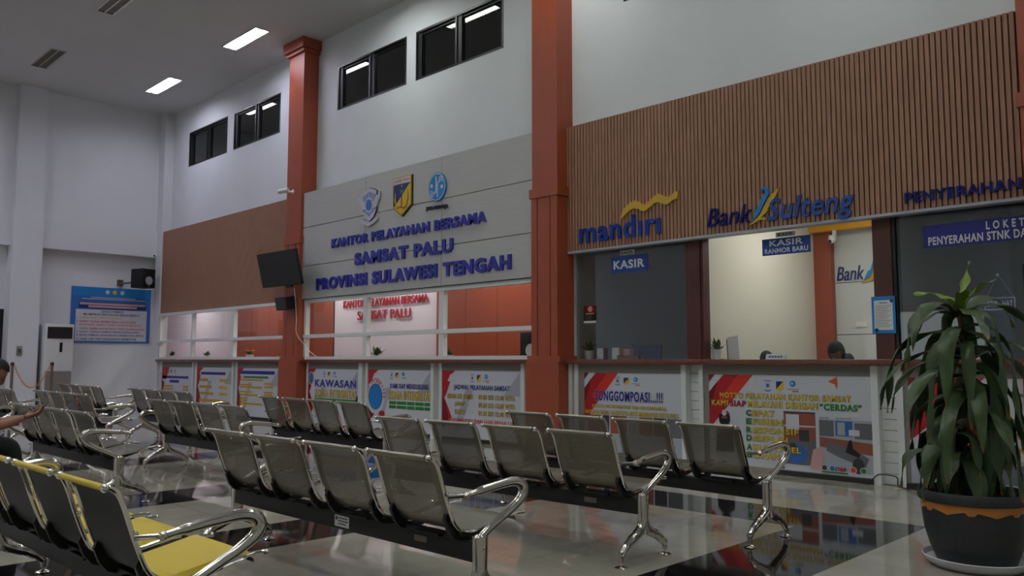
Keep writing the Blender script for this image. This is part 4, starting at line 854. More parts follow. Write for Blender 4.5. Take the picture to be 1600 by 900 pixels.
# ------------------------------------------------------------------ potted dracaena
def leaf_mesh(az, el, length, wid, droop, seed, roll=0.0):
    """arching strap leaf; starts at the origin, UV v runs to the tip"""
    r = random.Random(seed); n = 16; p = Vector((0, 0, 0)); e = el; bm = bmesh.new(); uvl = bm.loops.layers.uv.new('UVMap'); rows = []
    a = az; ph = r.uniform(0, 6.28); wob = r.uniform(.3, .75); tw = r.uniform(-.9, .9)
    for i in range(n+1):
        t = i/n; d = Vector((math.cos(a)*math.cos(e), math.sin(a)*math.cos(e), math.sin(e))); side = Vector((-math.sin(a), math.cos(a), 0))
        up = d.cross(side)*-1; up = up if up.z > 0 or i else -up
        rl = roll+tw*t; side = side*math.cos(rl)+up*math.sin(rl); up = d.cross(side)*-1
        w_ = wid*(max(0.0, math.sin(PI*min(1, .10+.92*t**.8)))**.75)*.5 + .004
        if i == n: w_ = .002
        row = []
        for k in range(5):
            q = (k-2)/2; wave = .013*math.sin(ph+t*14+q*1.6)*abs(q)
            row.append(bm.verts.new(p+side*(q*w_)+up*(abs(q)*w_*.30+wave)))
        rows.append(row); side = side; p = p+d*(length/n); e -= droop/n*(1.9-1.5*t)*(1+wob*math.sin(ph+t*5)); e = max(e, -1.50); a += r.uniform(-.05, .05)
    for i in range(n):
        for k in range(4):
            f = bm.faces.new((rows[i][k], rows[i][k+1], rows[i+1][k+1], rows[i+1][k])); f.smooth = True
            for l, (ii, kk) in zip(f.loops, ((i, k), (i, k+1), (i+1, k+1), (i+1, k))): l[uvl].uv = (kk/4, ii/n)
    me = bpy.data.meshes.new('leaf'); bm.to_mesh(me); bm.free(); return me
PX, PY = -1.575, 5.60
pp = thing('flower_pot', (PX, PY, 0.022), 'charcoal plastic pot with a scalloped bronze band holding the dracaena', 'plant pot')
MB().lathe([(0, .004), (.205, .004), (.215, .01), (.250, .10), (.276, .20), (.287, .30), (.289, .372), (.305, .376), (.309, .39), (.309, .425), (.302, .438), (.288, .436), (.280, .40), (.27, .33), (0, .33)], n=56).build('pot_body', M['pot'], pp, local=True)
mb = MB(); n = 112; rows = [[], []]
prof = lambda z: .276+(z-.20)*.11+.0015 if z < .30 else .287+(z-.30)*.028+.0015
for k in range(n):
    t = 2*PI*k/n; zl = .312+.026*abs(math.sin(t*3.5))-.02*(abs(math.sin(t*3.5)) > .97); 
    for j, z in enumerate((zl, .371)): rows[j].append(mb.bm.verts.new(((prof(z)+.001)*math.cos(t), (prof(z)+.001)*math.sin(t), z)))
for k in range(n): mb.bm.faces.new((rows[0][k], rows[0][(k+1) % n], rows[1][(k+1) % n], rows[1][k]))
mb.build('scalloped_band', M['potband'], pp, local=True)
MB().lathe([(0, .335), (.15, .345), (.268, .335)], n=40).build('soil', M['soil'], pp, local=True)
sau = tag(MB().lathe([(0, 0), (.235, 0), (.285, .035), (.296, .062), (.290, .066), (.278, .04), (.23, .020), (0, .020)], (PX, PY, 0), 56).build('plant_saucer', M['saucer']), 'white plastic saucer under the charcoal pot', 'saucer')
dp = thing('dracaena_plant', (PX, PY, 0.36), 'tall dracaena with long drooping green leaves growing in the charcoal pot', 'plant')
st = MB(); st.tube(spline([(0, 0, -.04), (.015, .0, .3), (-.005, .01, .65), (-.01, -.01, 1.0), (-.025, -.035, 1.22)], 6), [.024]*10+[.021]*10+[.017]*5, 10)
st.tube(spline([(-.05, -.03, -.04), (-.07, -.05, .18), (-.075, -.05, .42)], 6), .017, 8).tube(spline([(.07, .05, -.04), (.10, .06, .2), (.11, .07, .55)], 6), .018, 8)
st.build('stem', M['stem'], dp, local=True)
rg = random.Random(21); k = 0
def leaf(px, py, pz, az, el, ln, wd, dr, m='leaf'):
    global k
    me = leaf_mesh(az, el, ln, wd, dr, 100+k); me.materials.append(M[m]); o = part('leaf', me, dp); o.location = (px, py, pz); k += 1
    if m == 'newleaf': o['label'] = 'young yellow green leaf'
    if m == 'dryleaf': o['label'] = 'dry brown leaf'
# crown: young upright leaves, then arching, then hanging ones
leaf(-.025, -.03, 1.18, 1.0, 1.50, .34, .085, .25, 'newleaf')
for i in range(4): leaf(-.025, -.03, 1.20, i*1.57+.6, 1.15, .30, .06, .9, 'newleaf')
for i in range(9): leaf(-.025, -.03, 1.16, i*2*PI/9+.35+rg.uniform(-.15, .15), .62+rg.uniform(-.12, .12), rg.uniform(.58, .72), rg.uniform(.06, .08), 1.8+rg.uniform(-.2, .3))
for i in range(15): leaf(-.01, -.02, 1.10-.012*i, i*2.4+rg.uniform(-.2, .2), .25+rg.uniform(-.2, .2), rg.uniform(.68, .88), rg.uniform(.065, .09), 2.0+rg.uniform(-.2, .3))
for i in range(18): leaf(.01, .01, .90-.018*i, i*2.4+1.0+rg.uniform(-.2, .2), .35+rg.uniform(-.25, .2), rg.uniform(.62, .80), rg.uniform(.075, .10), 2.2+rg.uniform(-.2, .3))
for i in range(15): leaf(-.075, -.05, .44-.012*i, i*2.4+2.0+rg.uniform(-.2, .2), .55+rg.uniform(-.25, .2), rg.uniform(.40, .56), rg.uniform(.085, .11), 2.5+rg.uniform(-.2, .3))
for i in range(13): leaf(.11, .07, .56-.014*i, i*2.4+.4+rg.uniform(-.2, .2), .5+rg.uniform(-.25, .2), rg.uniform(.45, .6), rg.uniform(.08, .105), 2.4+rg.uniform(-.2, .3))
for i, a in enumerate((3.1, 3.6, 4.0, 4.5, 2.7)): leaf(-.03, -.03, .66-.06*i, a, .45, .62, .085, 2.3)
leaf(.02, .0, .62, -1.3, -.5, .36, .06, 1.2, 'dryleaf')

# ------------------------------------------------------------------ television, speakers, cameras
def rot_part(mb, c, rx=0, ry=0, rz=0):
    R = Matrix.Rotation(rz, 3, 'Z') @ Matrix.Rotation(ry, 3, 'Y') @ Matrix.Rotation(rx, 3, 'X'); c = Vector(c)
    for v in mb.bm.verts: v.co = c + R @ v.co
    return mb
tv = thing('television', (-14.10, 7.93, 2.65), 'black flat television tilted down on the left orange column', 'television')
TC, TR, TZ = (-14.05, 7.90, 2.97), math.radians(14), math.radians(2)
rot_part(MB().box(-.68, .68, -.025, .03, -.335, .335, .008), TC, TR, 0, TZ).build('housing', M['black'], tv)
rot_part(MB().box(-.665, .665, -.027, -.0255, -.315, .322), TC, TR, 0, TZ).build('screen', M['blackgloss'], tv)
rot_part(MB().box(.12, .32, -.02, .02, -.375, -.336), TC, TR, 0, TZ).build('sensor_bar', M['black'], tv)
q = MB(); q.box(-14.40, -14.12, 8.265, 8.283, 2.82, 3.12); q.tube([(-14.26, 8.27, 2.97), (-14.15, 8.05, 3.0), (-14.1, 7.94, 2.985)], .025, 8); q.build('wall_bracket', M['blackalu'], tv)
ms = thing('column_speaker', (-14.22, 8.15, 2.2), 'small black speaker box on the orange column below the television', 'speaker')
rot_part(MB().box(-.17, .17, -.11, .11, -.125, .125, .01), (-14.18, 8.12, 2.33), math.radians(12), 0, math.radians(8)).build('cabinet', M['black'], ms)
rot_part(MB().box(-.15, .15, -.114, -.111, -.105, .105), (-14.18, 8.12, 2.33), math.radians(12), 0, math.radians(8)).build('grille', M['p_dk'], ms)
MB().box(-14.24, -14.14, 8.20, 8.283, 2.28, 2.36).build('mount', M['blackalu'], ms)
tag(MB().tube(spline([(-14.10, 8.255, 2.63), (-14.04, 8.25, 2.40), (-13.985, 8.25, 2.05), (-13.97, 8.25, 1.75), (-13.80, 8.33, 1.52), (-13.62, 8.335, 1.40), (-13.30, 8.345, 1.26)], 6), .006, 6).build('loose_cable', M['white']), 'thin white cable hanging from the television down to the counter', 'cable')
def cctv(loc, aim, label, scale=1.0, m='white'):
    o = thing('security_camera', loc, label, 'camera'); a = Vector(aim).normalized(); c = Vector(loc)
    MB().cyl(c-a*.09*scale, c+a*.10*scale, .042*scale, 14).build('camera_body', M[m], o); MB().cyl(c+a*.10*scale, c+a*.106*scale, .034*scale, 14).build('lens', M['blackgloss'], o)
    return o, c, a
o, c, a = cctv((-14.42, 8.16, 4.57), (-.85, -.5, -.12), 'white bullet camera on the front of the television column', 1.15)
MB().tube([(-14.38, 8.18, 4.58), (-14.33, 8.22, 4.55), (-14.30, 8.30, 4.55)], .02, 8).cyl((-14.30, 8.285, 4.55), (-14.30, 8.30, 4.55), .05, 14).build('mount', M['white'], o)
o, c, a = cctv((-21.05, 8.33, 3.89), (.75, -.55, -.2), 'small dark lensed camera at the end of the white beam', .7)
MB().cyl((-21.07, 8.34, 3.90), (-21.14, 8.36, 3.93), .016, 8).build('mount', M['white'], o)
o = thing('dome_camera', (-5.02, 11.74, 2.92), 'white dome camera under the amber beam in the lit office', 'camera')
MB().ball((-5.02, 11.75, 3.0), .055, 16, 10).cyl((-5.02, 11.75, 2.995), (-5.02, 11.75, 3.06), .05, 16).cyl((-5.02, 11.83, 3.04), (-5.02, 11.83, 3.1445), .03, 12).box(-5.05, -4.99, 11.74, 11.86, 3.03, 3.06).build('housing', M['white'], o); MB().ball((-5.035, 11.71, 2.975), .024, 12, 8).build('lens', M['blackgloss'], o)
ws = thing('wall_speaker', (-20.85, 8.05, 3.02), 'black loudspeaker with a pale cone above the notice board', 'speaker'); R_ = math.radians(-38); SCn = (-20.86, 7.98, 3.26)
rot_part(MB().box(-.21, .21, -.19, .19, -.235, .235, .012), SCn, 0, 0, math.radians(19)).build('cabinet', M['black'], ws)
rot_part(MB().cyl((.211, .0, -.06), (.216, .0, -.06), .105, 24), SCn, 0, 0, math.radians(19)).build('woofer_cone', M['p_grey'], ws)
rot_part(MB().ball((.214, 0, -.19), .018, 10, 6), SCn, 0, 0, math.radians(19)).build('knob', M['chrome'], ws)
MB().tube([(-21.4, 7.62, 3.15), (-21.1, 7.72, 3.15), (-20.95, 7.85, 3.18)], .022, 8).box(-21.40, -21.36, 7.55, 7.69, 3.08, 3.24).build('wall_bracket', M['steelpost'], ws)
sw = thing('wall_switch', (-20.975, 5.35, 1.34), 'small grey switch box on the white pillar of the end wall', 'switch')
MB().box(-20.978, -20.945, 5.295, 5.405, 1.34, 1.55, .006).build('switch_box', M['acgrey'], sw); MB().box(-20.945, -20.938, 5.32, 5.38, 1.40, 1.49).build('rocker', M['p_dk'], sw)

# floor standing air conditioner
ac = thing('air_conditioner', (-20.98, 6.12, 0), 'white floor standing air conditioner in front of the notice board', 'air conditioner')
MB().box(-21.30, -20.80, 5.82, 6.43, 0.0, 2.07, .015).build('cabinet', M['acwhite'], ac)
MB().box(-20.800, -20.785, 5.855, 6.40, 0.06, 0.98).build('lower_panel', M['acgrey'], ac)
F(-20.80, -20.792, 5.865, 6.39, 1.73, 2.0).build('outlet', M['blackalu'], ac)
q = MB(); q.smooth = False
for i in range(9): q.box(-20.795, -20.775, 5.87, 6.385, 1.742+i*.029, 1.752+i*.029)
q.build('louver', M['p_dk'], ac); F(-20.80, -20.79, 6.13, 6.19, 1.42, 1.64).build('display', M['blackgloss'], ac)

# chained posts
def stanchion(x, y, label):
    o = thing('barrier_post', (x, y, 0), label, 'barrier post'); MB().lathe([(0, 0), (.17, 0), (.17, .015), (.05, .035), (.03, .05), (0, .05)], (x, y, 0), 28).build('base', M['steelpost'], o)
    MB().cyl((x, y, .05), (x, y, 1.13), .026, 14).build('post', M['steelpost'], o); MB().cyl((x, y, 1.13), (x, y, 1.185), .034, 14).ball((x, y, 1.185), .034, 14, 8, (1, 1, .4)).build('cap', M['p_dk'], o)
S1, S2, S0 = (-18.0, 4.49), (-18.0, 5.185), (-18.0, 3.75)
stanchion(*S1, 'grey barrier post with orange chain before the white pillar'); stanchion(*S2, 'grey barrier post with orange chain before the air conditioner'); stanchion(*S0, 'grey barrier post outside the left picture edge')
def chain(a, b, label):
    mb = MB(); n = 30; P = []
    for i in range(n+1): t = i/n; P.append(Vector((a[0]+(b[0]-a[0])*t, a[1]+(b[1]-a[1])*t, 1.12-.42*(1-(2*t-1)**2)**1.0*1.0)))
    for i in range(n):
        c = (P[i]+P[i+1])/2; d = (P[i+1]-P[i]); ln = d.length*.62; d.normalize(); s_ = Vector((1, 0, 0)) if i % 2 else d.cross(Vector((1, 0, 0)))
        mb.tube([c+d*(math.cos(2*PI*j/10)*ln)+s_*(math.sin(2*PI*j/10)*.016) for j in range(11)], .0055, 6, cap=False)
    tag(mb.build('barrier_chain', M['rope']), label, 'chain')
chain((S1[0], S1[1]+.04), (S2[0], S2[1]-.04), 'orange plastic chain sagging between the two visible posts'); chain((S0[0], S0[1]+.04), (S1[0], S1[1]-.04), 'orange plastic chain running out past the left picture edge')

# ------------------------------------------------------------------ things on the counters
def pot_plant(x, y, z, r, h, label, fol=.16, dark=False, flower=False, seed=1):
    o = thing('small_potted_plant', (x, y, z), label, 'plant', 'small pots on the counters'); rr = random.Random(seed)
    MB().lathe([(0, 0), (r*.72, 0), (r, h), (r*.9, h), (r*.85, h*.85), (0, h*.85)], (x, y, z), 24).build('pot', M['white'], o)
    mb = MB()
    for i in range(26):
        a = rr.uniform(0, 6.28); e = rr.uniform(.3, 1.45); L_ = fol*rr.uniform(.55, 1.0); d = Vector((math.cos(a)*math.cos(e), math.sin(a)*math.cos(e), math.sin(e))); p = Vector((x, y, z+h*.9)); s_ = Vector((-math.sin(a), math.cos(a), 0))*L_*.20
        q = [p, p+d*L_*.55+s_, p+d*L_, p+d*L_*.55-s_]; mb.bm.faces.new([mb.bm.verts.new(v) for v in q])
    mb.build('foliage', M['leaf_small'], o)
    if flower:
        fl = MB()
        for i in range(7): a = i*.9; fl.ball((x+math.cos(a)*fol*.5, y+math.sin(a)*fol*.5, z+h+fol*(.5+.06*(i % 3))), .02, 8, 6)
        fl.build('blossom', M['rope'], o)
ZT = 1.2505
pot_plant(-7.20, 8.80, ZT, .075, .12, 'white flower pot with green leaves behind the tinted pane by the orange column', .17, seed=3)
pot_plant(-5.24, 8.83, ZT, .065, .12, 'white flower pot beside the brown post behind the clear pane', .17, seed=4)
pot_plant(-20.75, 8.72, ZT, .07, .09, 'small potted plant on the far counter, nearest the corner', .16, seed=5)
pot_plant(-18.75, 8.72, ZT, .07, .09, 'small potted plant on the far counter, right of the first mullion', .14, seed=6)
pot_plant(-16.72, 8.74, ZT, .09, .10, 'white pot with orange blossoms on the far counter', .16, flower=True, seed=7)
pot_plant(-12.10+.04, 8.74, ZT, .06, .07, 'small potted plant behind the mullion under the crimson lettering', .22, seed=8)
pot_plant(-10.08+.02, 8.74, ZT, .07, .07, 'small potted plant behind the mullion near the orange panels', .16, seed=9)
sp = thing('counter_speaker', (-8.30, 8.85, ZT), 'black speaker with a white cone on the counter beside the orange column', 'speaker')
MB().box(-8.46, -8.10, 8.72, 9.0, ZT, ZT+.40, .01).build('cabinet', M['black'], sp); MB().cyl((-8.24, 8.715, ZT+.13), (-8.24, 8.72, ZT+.13), .10, 24).build('woofer_cone', M['paper'], sp)
def carton(x0, x1, y0, y1, h, label, side='p_dred', front='paper'):
    o = thing('carton', ((x0+x1)/2, (y0+y1)/2, ZT), label, 'carton', None); F(x0, x1, y0, y1, ZT, ZT+h).build('box', M[side], o); F(x0+.004, x1-.004, y0-.003, y0, ZT+.003, ZT+h-.003).build('label_face', M[front], o)
carton(-7.07, -6.955, 8.80, 8.90, .155, 'white faced carton behind the tinted pane, next to the flower pot')
carton(-6.81, -6.69, 8.80, 8.90, .155, 'white faced carton behind the tinted pane, next to the brown tray', 'peach')
carton(-6.685, -6.57, 8.88, 8.95, .14, 'peach card carton behind the tinted pane, above the tray', 'peach', 'peach')
o = thing('document_tray', (-6.52, 8.80, ZT), 'red brown document tray behind the tinted pane', 'tray'); q = MB(); q.smooth = False
q.box(-6.68, -6.34, 8.74, 8.86, ZT, ZT+.008).box(-6.68, -6.34, 8.74, 8.748, ZT+.008, ZT+.055).box(-6.68, -6.34, 8.852, 8.86, ZT+.008, ZT+.055).box(-6.68, -6.672, 8.748, 8.852, ZT+.008, ZT+.055).box(-6.348, -6.34, 8.748, 8.852, ZT+.008, ZT+.055); q.build('tray', M['cardboard'], o)
o = thing('brochure_stand', (-5.13, 8.90, ZT), 'tilted stand of white brochures behind the clear pane', 'brochures')
rot_part(MB().box(-.075, .075, -.012, .012, 0, .28), (-5.08, 8.97, ZT+.004), math.radians(-10), math.radians(-9), 0).build('brochure', M['paper'], o); rot_part(MB().box(-.085, .085, .014, .018, 0, .26), (-5.10, 8.975, ZT+.006), math.radians(-10), math.radians(-9), 0).build('back_board', M['black'], o)
o = thing('name_plate', (-4.5, 8.88, ZT), 'white name plate with blue marks standing behind the clear pane', 'name plate')
MB().poly([(-4.615, 8.85, ZT), (-4.615, 8.91, ZT), (-4.615, 8.88, ZT+.062)], (.24, 0, 0)).build('plate', M['paper'], o)
for i in range(5): rot_part(MB().box(-.012, .012, -.001, .001, -.013, .013), (-4.565+i*.035, 8.863, ZT+.031), math.radians(-26)).build('print_mark', M['p_mblue'], o)
tag(MB().tube(spline([(-3.72, 8.575, .01), (-3.36, 8.44, .012), (-3.235, 8.43, .10), (-3.19, 8.445, .112), (-3.05, 8.445, .10), (-3.03, 8.43, .02), (-2.92, 8.40, .008), (-2.4, 8.38, .008)], 6), .006, 6).build('floor_cable', M['black']), 'thin black cable looping across the foot of the counter pier', 'cable')
# desks and screens in the cashier rooms
def desk(x0, x1, y0, y1, label):
    o = thing('office_desk', ((x0+x1)/2, (y0+y1)/2, 0), label, 'desk'); MB().box(x0, x1, y0, y1, .74, .78, .004).build('desk_top', M['brown'], o)
    for a in (x0+.02, x1-.06): F(a, a+.04, y0+.04, y1-.04, 0, .74).build('side_panel', M['brown'], o)
    F(x0+.06, x1-.06, y1-.10, y1-.08, .25, .74).build('modesty_panel', M['brown'], o)
desk(-7.2, -5.7, 9.5, 10.2, 'brown desk in the first cashier room'); desk(-5.2, -3.5, 11.0, 11.6, 'brown desk in the lit bank office')
def monitor(x, y, z, w_, h, label, rz=0.0):
    o = thing('monitor', (x, y, z), label, 'monitor'); MB().box(-w_/2, w_/2, -.02, .02, .16, .16+h, .006).build('housing', M['black'], o, local=True); F(-w_/2+.012, w_/2-.012, -.0225, -.0205, .175, .145+h).build('screen', M['p_deep'], o, local=True)
    MB().cyl((0, .01, .012), (0, .01, .17), .018, 10).lathe([(0, 0), (.10, 0), (.10, .012), (0, .012)], n=24).build('stand', M['black'], o, local=True); o.rotation_euler[2] = rz
monitor(-6.95, 9.8, .78, .5, .52, 'dark monitor on the desk of the first cashier room'); 
o = thing('filing_cabinet', (-5.9, 11.7, 0), 'low dark cabinet in the first cashier room', 'cabinet'); F(-7.2, -5.6, 11.5, 12.05, 0, 1.55).build('cabinet_body', M['p_dk'], o)
for i in range(3): F(-7.18, -5.62, 11.49, 11.5, .04+i*.5, .50+i*.5).build('drawer', M['p_mid'], o)

# ------------------------------------------------------------------ people
def skin_obj(name, pts, edges, m, parent, sub=2, extra=None):
    """pts: [(x,y,z,rx,ry)], a body grown along connected bones"""
    me = bpy.data.meshes.new(name); me.from_pydata([p[:3] for p in pts], edges, []); o = bpy.data.objects.new(name, me); COL.objects.link(o)
    md = o.modifiers.new('skin', 'SKIN'); md.use_smooth_shade = True
    for i, p in enumerate(pts): d = me.skin_vertices[0].data[i]; d.radius = (p[3], p[4] if len(p) > 4 else p[3]); d.use_root = (i == 0)
    sb = o.modifiers.new('sub', 'SUBSURF'); sb.levels = sub; sb.render_levels = sub
    dg = bpy.context.evaluated_depsgraph_get(); dg.update(); m2 = bpy.data.meshes.new_from_object(o.evaluated_get(dg)); bpy.data.objects.remove(o); bpy.data.meshes.remove(me)
    mb = MB().addmesh(m2)
    if extra: extra(mb)
    return mb.build(name, m, parent)
def head_shape(mb, c, yaw, pitch, s=1.0, roll=0.0):
    """a head with brow, nose, lips, chin and ears; faces +y before turning"""
    bm = bmesh.new(); bmesh.ops.create_uvsphere(bm, u_segments=28, v_segments=22, radius=1.0); R = Matrix.Rotation(yaw, 3, 'Z') @ Matrix.Rotation(pitch, 3, 'X') @ Matrix.Rotation(roll, 3, 'Y'); c = Vector(c)
    for v in bm.verts:
        x, y, z = v.co; w_ = .076; d = .098; h = .122
        if z < 0: w_ *= 1-.30*(-z)**1.5; d *= 1-.10*(-z)
        X, Y, Z = x*w_, y*d, z*h
        if y > .5:
            f = (y-.5)*2
            if abs(x) < .25 and -.40 < z < .12: Y += .024*f*(1-abs(x)/.25)*(.35+.65*max(0, min(1, (.12-z)/.40)))*(1 if z > -.33 else .3)
            if abs(x) < .6 and .08 < z < .22: Y += .005*f
            if .18 < abs(x) < .55 and -.10 < z < .10: Y -= .008*f
            if abs(x) < .35 and -.62 < z < -.45: Y += .007*f
            if abs(x) < .35 and z < -.78: Y += .010*f
        if z < -.55 and y < -.1: Y *= .75
        v.co = c + R @ (Vector((X, Y, Z))*s)
    me = bpy.data.meshes.new('t'); bm.to_mesh(me); bm.free(); mb.addmesh(me); bpy.data.meshes.remove(me)
    for sd in (-1, 1): q = MB(); q.ball((0, 0, 0), .03, 12, 8, (.35, .7, 1.1)); [setattr(v, 'co', c + R @ ((v.co+Vector((sd*.076, -.008, -.01)))*s)) for v in q.bm.verts]; t = bpy.data.meshes.new('t'); q.bm.to_mesh(t); q.bm.free(); mb.addmesh(t); bpy.data.meshes.remove(t)
    return R, c
def cap_shape(c, R, s, zc, m, name, parent, thick=1.07, back=-.55):
    bm = bmesh.new(); bmesh.ops.create_uvsphere(bm, u_segments=28, v_segments=22, radius=1.0); kill = []
    for v in bm.verts:
        x, y, z = v.co
        if (y > .28 and z < zc) or (y <= .28 and z < back+(y+.2)*.35): kill.append(v); continue
        v.co = Vector(c) + R @ (Vector((x*.076*thick, y*.098*thick, z*.122*thick+.003))*s)
    bmesh.ops.delete(bm, geom=kill, context='VERTS'); mb = MB(); me = bpy.data.meshes.new('t'); bm.to_mesh(me); bm.free(); mb.addmesh(me); bpy.data.meshes.remove(me); return mb.build(name, m, parent)
def face_bits(c, R, s, parent):
    q = MB()
    for sd in (-1, 1): p = Vector(c)+R @ (Vector((sd*.031, .083, .004))*s); q.ball(p, .0085*s, 10, 8)
    q.build('eye', M['p_blk'], parent)
    q = MB()
    for sd in (-1, 1): q.tube([Vector(c)+R @ (Vector((sd*a, .092-abs(a)*.25, b))*s) for a, b in ((.014, .026), (.032, .031), (.05, .024))], .0035*s, 6)
    q.build('eyebrow', M['hair'], parent)
    MB().tube([Vector(c)+R @ (Vector((a, .091-abs(a)*.3, -.064))*s) for a in (-.022, 0, .022)], [.003*s, .006*s, .003*s], 6).build('lips', mat('lips', (120, 66, 58), .5), parent)
def hand_bones(w, fwd, side, curl, s=1.0):
    """palm and five fingers from wrist w; returns points, edges (indices from 0 = wrist)"""
    w, fwd, side = Vector(w), Vector(fwd).normalized(), Vector(side).normalized(); dn = fwd.cross(side); P = [(*w, .022*s, .018*s)]; E = []
    pm = w+fwd*.05*s; P.append((*pm, .033*s, .014*s)); E.append((0, 1))
    for i, (off, ln) in enumerate(((-.030, .072), (-.010, .082), (.011, .077), (.031, .060))):
        b = w+fwd*.092*s+side*off*s; P.append((*b, .0105*s)); E.append((1, len(P)-1)); d = fwd.copy(); p = b
        for j in range(3):
            d = (d+dn*curl*(.5+.35*j)).normalized(); p = p+d*ln*s*(.45, .32, .23)[j]; P.append((*p, .0095*s-.0008*j)); E.append((len(P)-2, len(P)-1))
    b = w+fwd*.035*s-side*.035*s; P.append((*b, .013*s)); E.append((1, len(P)-1)); p = b; d = (fwd*.75-side*.55+dn*.25*curl).normalized()
    for j in range(2): p = p+d*.033*s; d = (d+fwd*.4+dn*.3*curl).normalized(); P.append((*p, .0105*s-.001*j)); E.append((len(P)-2, len(P)-1))
    return P, E
def merge(*gs):
    P = []; E = []
    for p, e in gs: n = len(P); P += p; E += [(a+n, b+n) for a, b in e]
    return P, E
# man on the bench, bent over a phone
mx, my = -7.86, 1.46
man = thing('person', (mx, my, 0), 'person in a dark shirt sitting bent forward and holding a phone', 'person')
pel = (mx, my, .55); hd = Vector((-7.775, 1.80, 1.135))
B = [(*pel, .105, .08), (mx, my+.03, .70, .10, .08), (mx+.01, my+.08, .86, .12, .085), (mx+.02, my+.14, .97, .10, .07), (mx+.04, my+.225, 1.03, .056), (*(hd+Vector((-.01, -.04, -.05))), .052)]
Ed = [(0, 1), (1, 2), (2, 3), (3, 4), (4, 5)]
def limb(P, E, root, pts):
    a = root
    for p in pts: P.append(p); E.append((a, len(P)-1)); a = len(P)-1
    return a
wr = (-7.665, 2.015, .775); wl = (-7.775, 2.055, .765)
limb(B, Ed, 3, [(mx+.19, my+.13, .96, .055), (mx+.225, my+.22, .80, .050), (mx+.215, my+.31, .70, .046), (mx+.205, my+.49, .745, .038), (*wr, .026)])
limb(B, Ed, 3, [(mx-.15, my+.13, .96, .055), (mx-.19, my+.24, .80, .050), (mx-.17, my+.33, .70, .046), (mx-.03, my+.52, .74, .036), (*wl, .026)])
for s in (-1, 1): limb(B, Ed, 0, [(mx+s*.10, my+.06, .545, .075), (mx+s*.13, my+.28, .555, .066), (mx+s*.15, my+.49, .545, .054), (mx+s*.15, my+.50, .30, .050), (mx+s*.15, my+.46, .10, .04), (mx+s*.16, my+.58, .04, .04)])
store = {}
def addhead(mb): store['R'], store['c'] = head_shape(mb, hd, math.radians(-12), math.radians(-38))
h1 = hand_bones(wr, (-.10, .85, .30), (1, .1, 0), -.75); h2 = hand_bones(wl, (.35, .75, .25), (-1, .3, .2), .75)
bp, be = B, Ed
def addhands(mb):
    addhead(mb)
body = skin_obj('body', bp, be, M['skin'], man, 2, addhands)
for nm, (p_, e_) in (('hand', h1), ('hand', h2)): skin_obj(nm, p_, e_, M['skin'], man, 2)
R, c = store['R'], store['c']; cap_shape(c, R, 1.0, .42, M['hair'], 'hair', man, 1.09, -.35); face_bits(c, R, 1.0, man)
Cb = [(*pel[:2], .57, .175, .145), (mx, my+.03, .71, .155, .125), (mx+.01, my+.08, .86, .172, .13), (mx+.02, my+.145, .975, .14, .10), (mx+.035, my+.17, 1.01, .075)]; Ce = [(0, 1), (1, 2), (2, 3), (3, 4)]
limb(Cb, Ce, 3, [(mx+.19, my+.13, .96, .078), (mx+.22, my+.20, .83, .066), (mx+.222, my+.235, .775, .062)]); limb(Cb, Ce, 3, [(mx-.15, my+.13, .96, .078), (mx-.185, my+.22, .83, .066), (mx-.185, my+.255, .775, .062)])
skin_obj('shirt', Cb, Ce, M['shirt'], man, 2)
Tb = [(*pel[:2], .555, .165, .13)]; Te = []
for s in (-1, 1): limb(Tb, Te, 0, [(mx+s*.10, my+.06, .545, .105), (mx+s*.13, my+.28, .555, .092), (mx+s*.15, my+.495, .545, .082), (mx+s*.15, my+.51, .30, .072), (mx+s*.15, my+.47, .10, .062)])
skin_obj('trousers', Tb, Te, M['trousers'], man, 2)
for s in (-1, 1): MB().box(mx+s*.15-.05, mx+s*.15+.05, my+.40, my+.68, 0.002, .085, .03).build('shoe', M['black'], man)
ph = thing('mobile_phone', (-7.70, 2.10, .79), 'dark mobile phone held by the seated person', 'phone')
rot_part(MB().box(-.038, .038, -.078, .078, -.005, .005, .004), (-7.705, 2.118, .828), math.radians(30), 0, math.radians(-6)).build('phone_body', M['black'], ph); rot_part(MB().box(-.034, .034, -.072, .072, .0052, .0062), (-7.705, 2.118, .828), math.radians(30), 0, math.radians(-6)).build('screen', M['blackgloss'], ph)
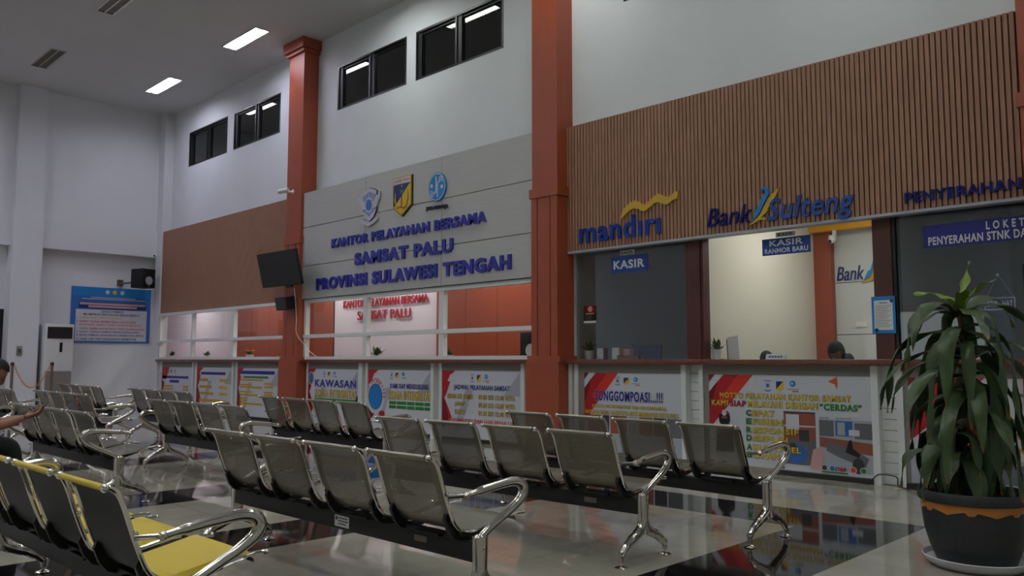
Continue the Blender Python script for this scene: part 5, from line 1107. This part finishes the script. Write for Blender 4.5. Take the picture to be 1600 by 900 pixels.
# staff seated behind the clear pane
def staff(x, y, z, label, scarf, lean=0.0, yaw=PI):
    o = thing('person', (x, y, 0), label, 'person'); hdv = Vector((x+lean*.6, y-.12, z)); g = {}
    P = [(x, y+.12, .62, .15, .12), (x+lean*.2, y+.10, .80, .15, .11), (x+lean*.4, y+.04, z-.30, .17, .10), (x+lean*.5, y-.02, z-.19, .10, .08), (x+lean*.55, y-.06, z-.14, .052), (*(hdv+Vector((0, .03, -.05))), .05)]; E = [(0, 1), (1, 2), (2, 3), (3, 4), (4, 5)]
    for s in (-1, 1): limb(P, E, 3, [(x+s*.19+lean*.5, y+.0, z-.25, .06), (x+s*.24+lean*.4, y-.05, z-.45, .048), (x+s*.14+lean*.4, y-.28, z-.43, .036), (x+s*.10+lean*.4, y-.36, z-.42, .03)])
    def ah(mb): g['R'], g['c'] = head_shape(mb, hdv, yaw, math.radians(-35))
    skin_obj('body', P, E, M['skin'], o, 2, ah)
    Q = [(p[0], p[1], p[2], p[3]*1.12+.008, (p[4] if len(p) > 4 else p[3])*1.12+.008) for p in P]; keep = [i for i in range(len(P)) if i not in (4, 5)]; ix = {k_: n_ for n_, k_ in enumerate(keep)}
    skin_obj('blouse', [Q[i] for i in keep], [(ix[a], ix[b]) for a, b in E if a in ix and b in ix], M['shirt'], o, 2)
    face_bits(g['c'], g['R'], 1.0, o)
    if scarf:
        cap_shape(g['c'], g['R'], 1.0, .30, M['hijab'], 'headscarf', o, 1.26, -1.1)
        skin_obj('scarf_drape', [(x+lean*.55, y+.0, z-.03, .125), (x+lean*.5+.05, y+.02, z-.10, .17, .13), (x+lean*.45+.04, y+.04, z-.25, .20, .13)], [(0, 1), (1, 2)], M['hijab'], o, 2)
    else: cap_shape(g['c'], g['R'], 1.0, .40, M['hair'], 'hair', o, 1.10, -.5)
    for s in (-1, 1):
        p_, e_ = hand_bones((x+s*.10+lean*.4, y-.36, z-.42), (-s*.2, -1, -.05), (s, 0, 0), .35*s); skin_obj('hand', p_, e_, M['skin'], o, 1)
    return o
staff(-5.02, 9.80, 1.235, 'person behind the clear pane of whom only dark hair shows above the counter', False)
staff(-4.16, 9.80, 1.33, 'person in a black headscarf bending behind the clear pane', True, .05)
for i, (x, y) in enumerate(((-5.02, 9.98), (-4.14, 9.98))):
    o = thing('office_chair', (x, y, 0), 'office chair under the %s' % ('dark haired person' if i == 0 else 'person in the headscarf'), 'chair'); MB().box(x-.23, x+.23, y-.2, y+.24, .43, .50, .03).build('seat', M['black'], o)
    MB().box(x-.21, x+.21, y+.26, y+.31, .55, .95, .02).build('backrest', M['black'], o); MB().cyl((x, y, .06), (x, y, .43), .03, 12).build('column', M['blackalu'], o)
    q = MB(); [q.tube([(x, y, .08), (x+.26*math.cos(k_*2*PI/5), y+.26*math.sin(k_*2*PI/5), .05)], .02, 8).ball((x+.26*math.cos(k_*2*PI/5), y+.26*math.sin(k_*2*PI/5), .028), .027, 10, 8) for k_ in range(5)]; q.build('star_base', M['blackalu'], o)
    MB().tube([(x, y+.2, .46), (x, y+.31, .50), (x, y+.31, .62)], .02, 8).build('back_support', M['blackalu'], o)
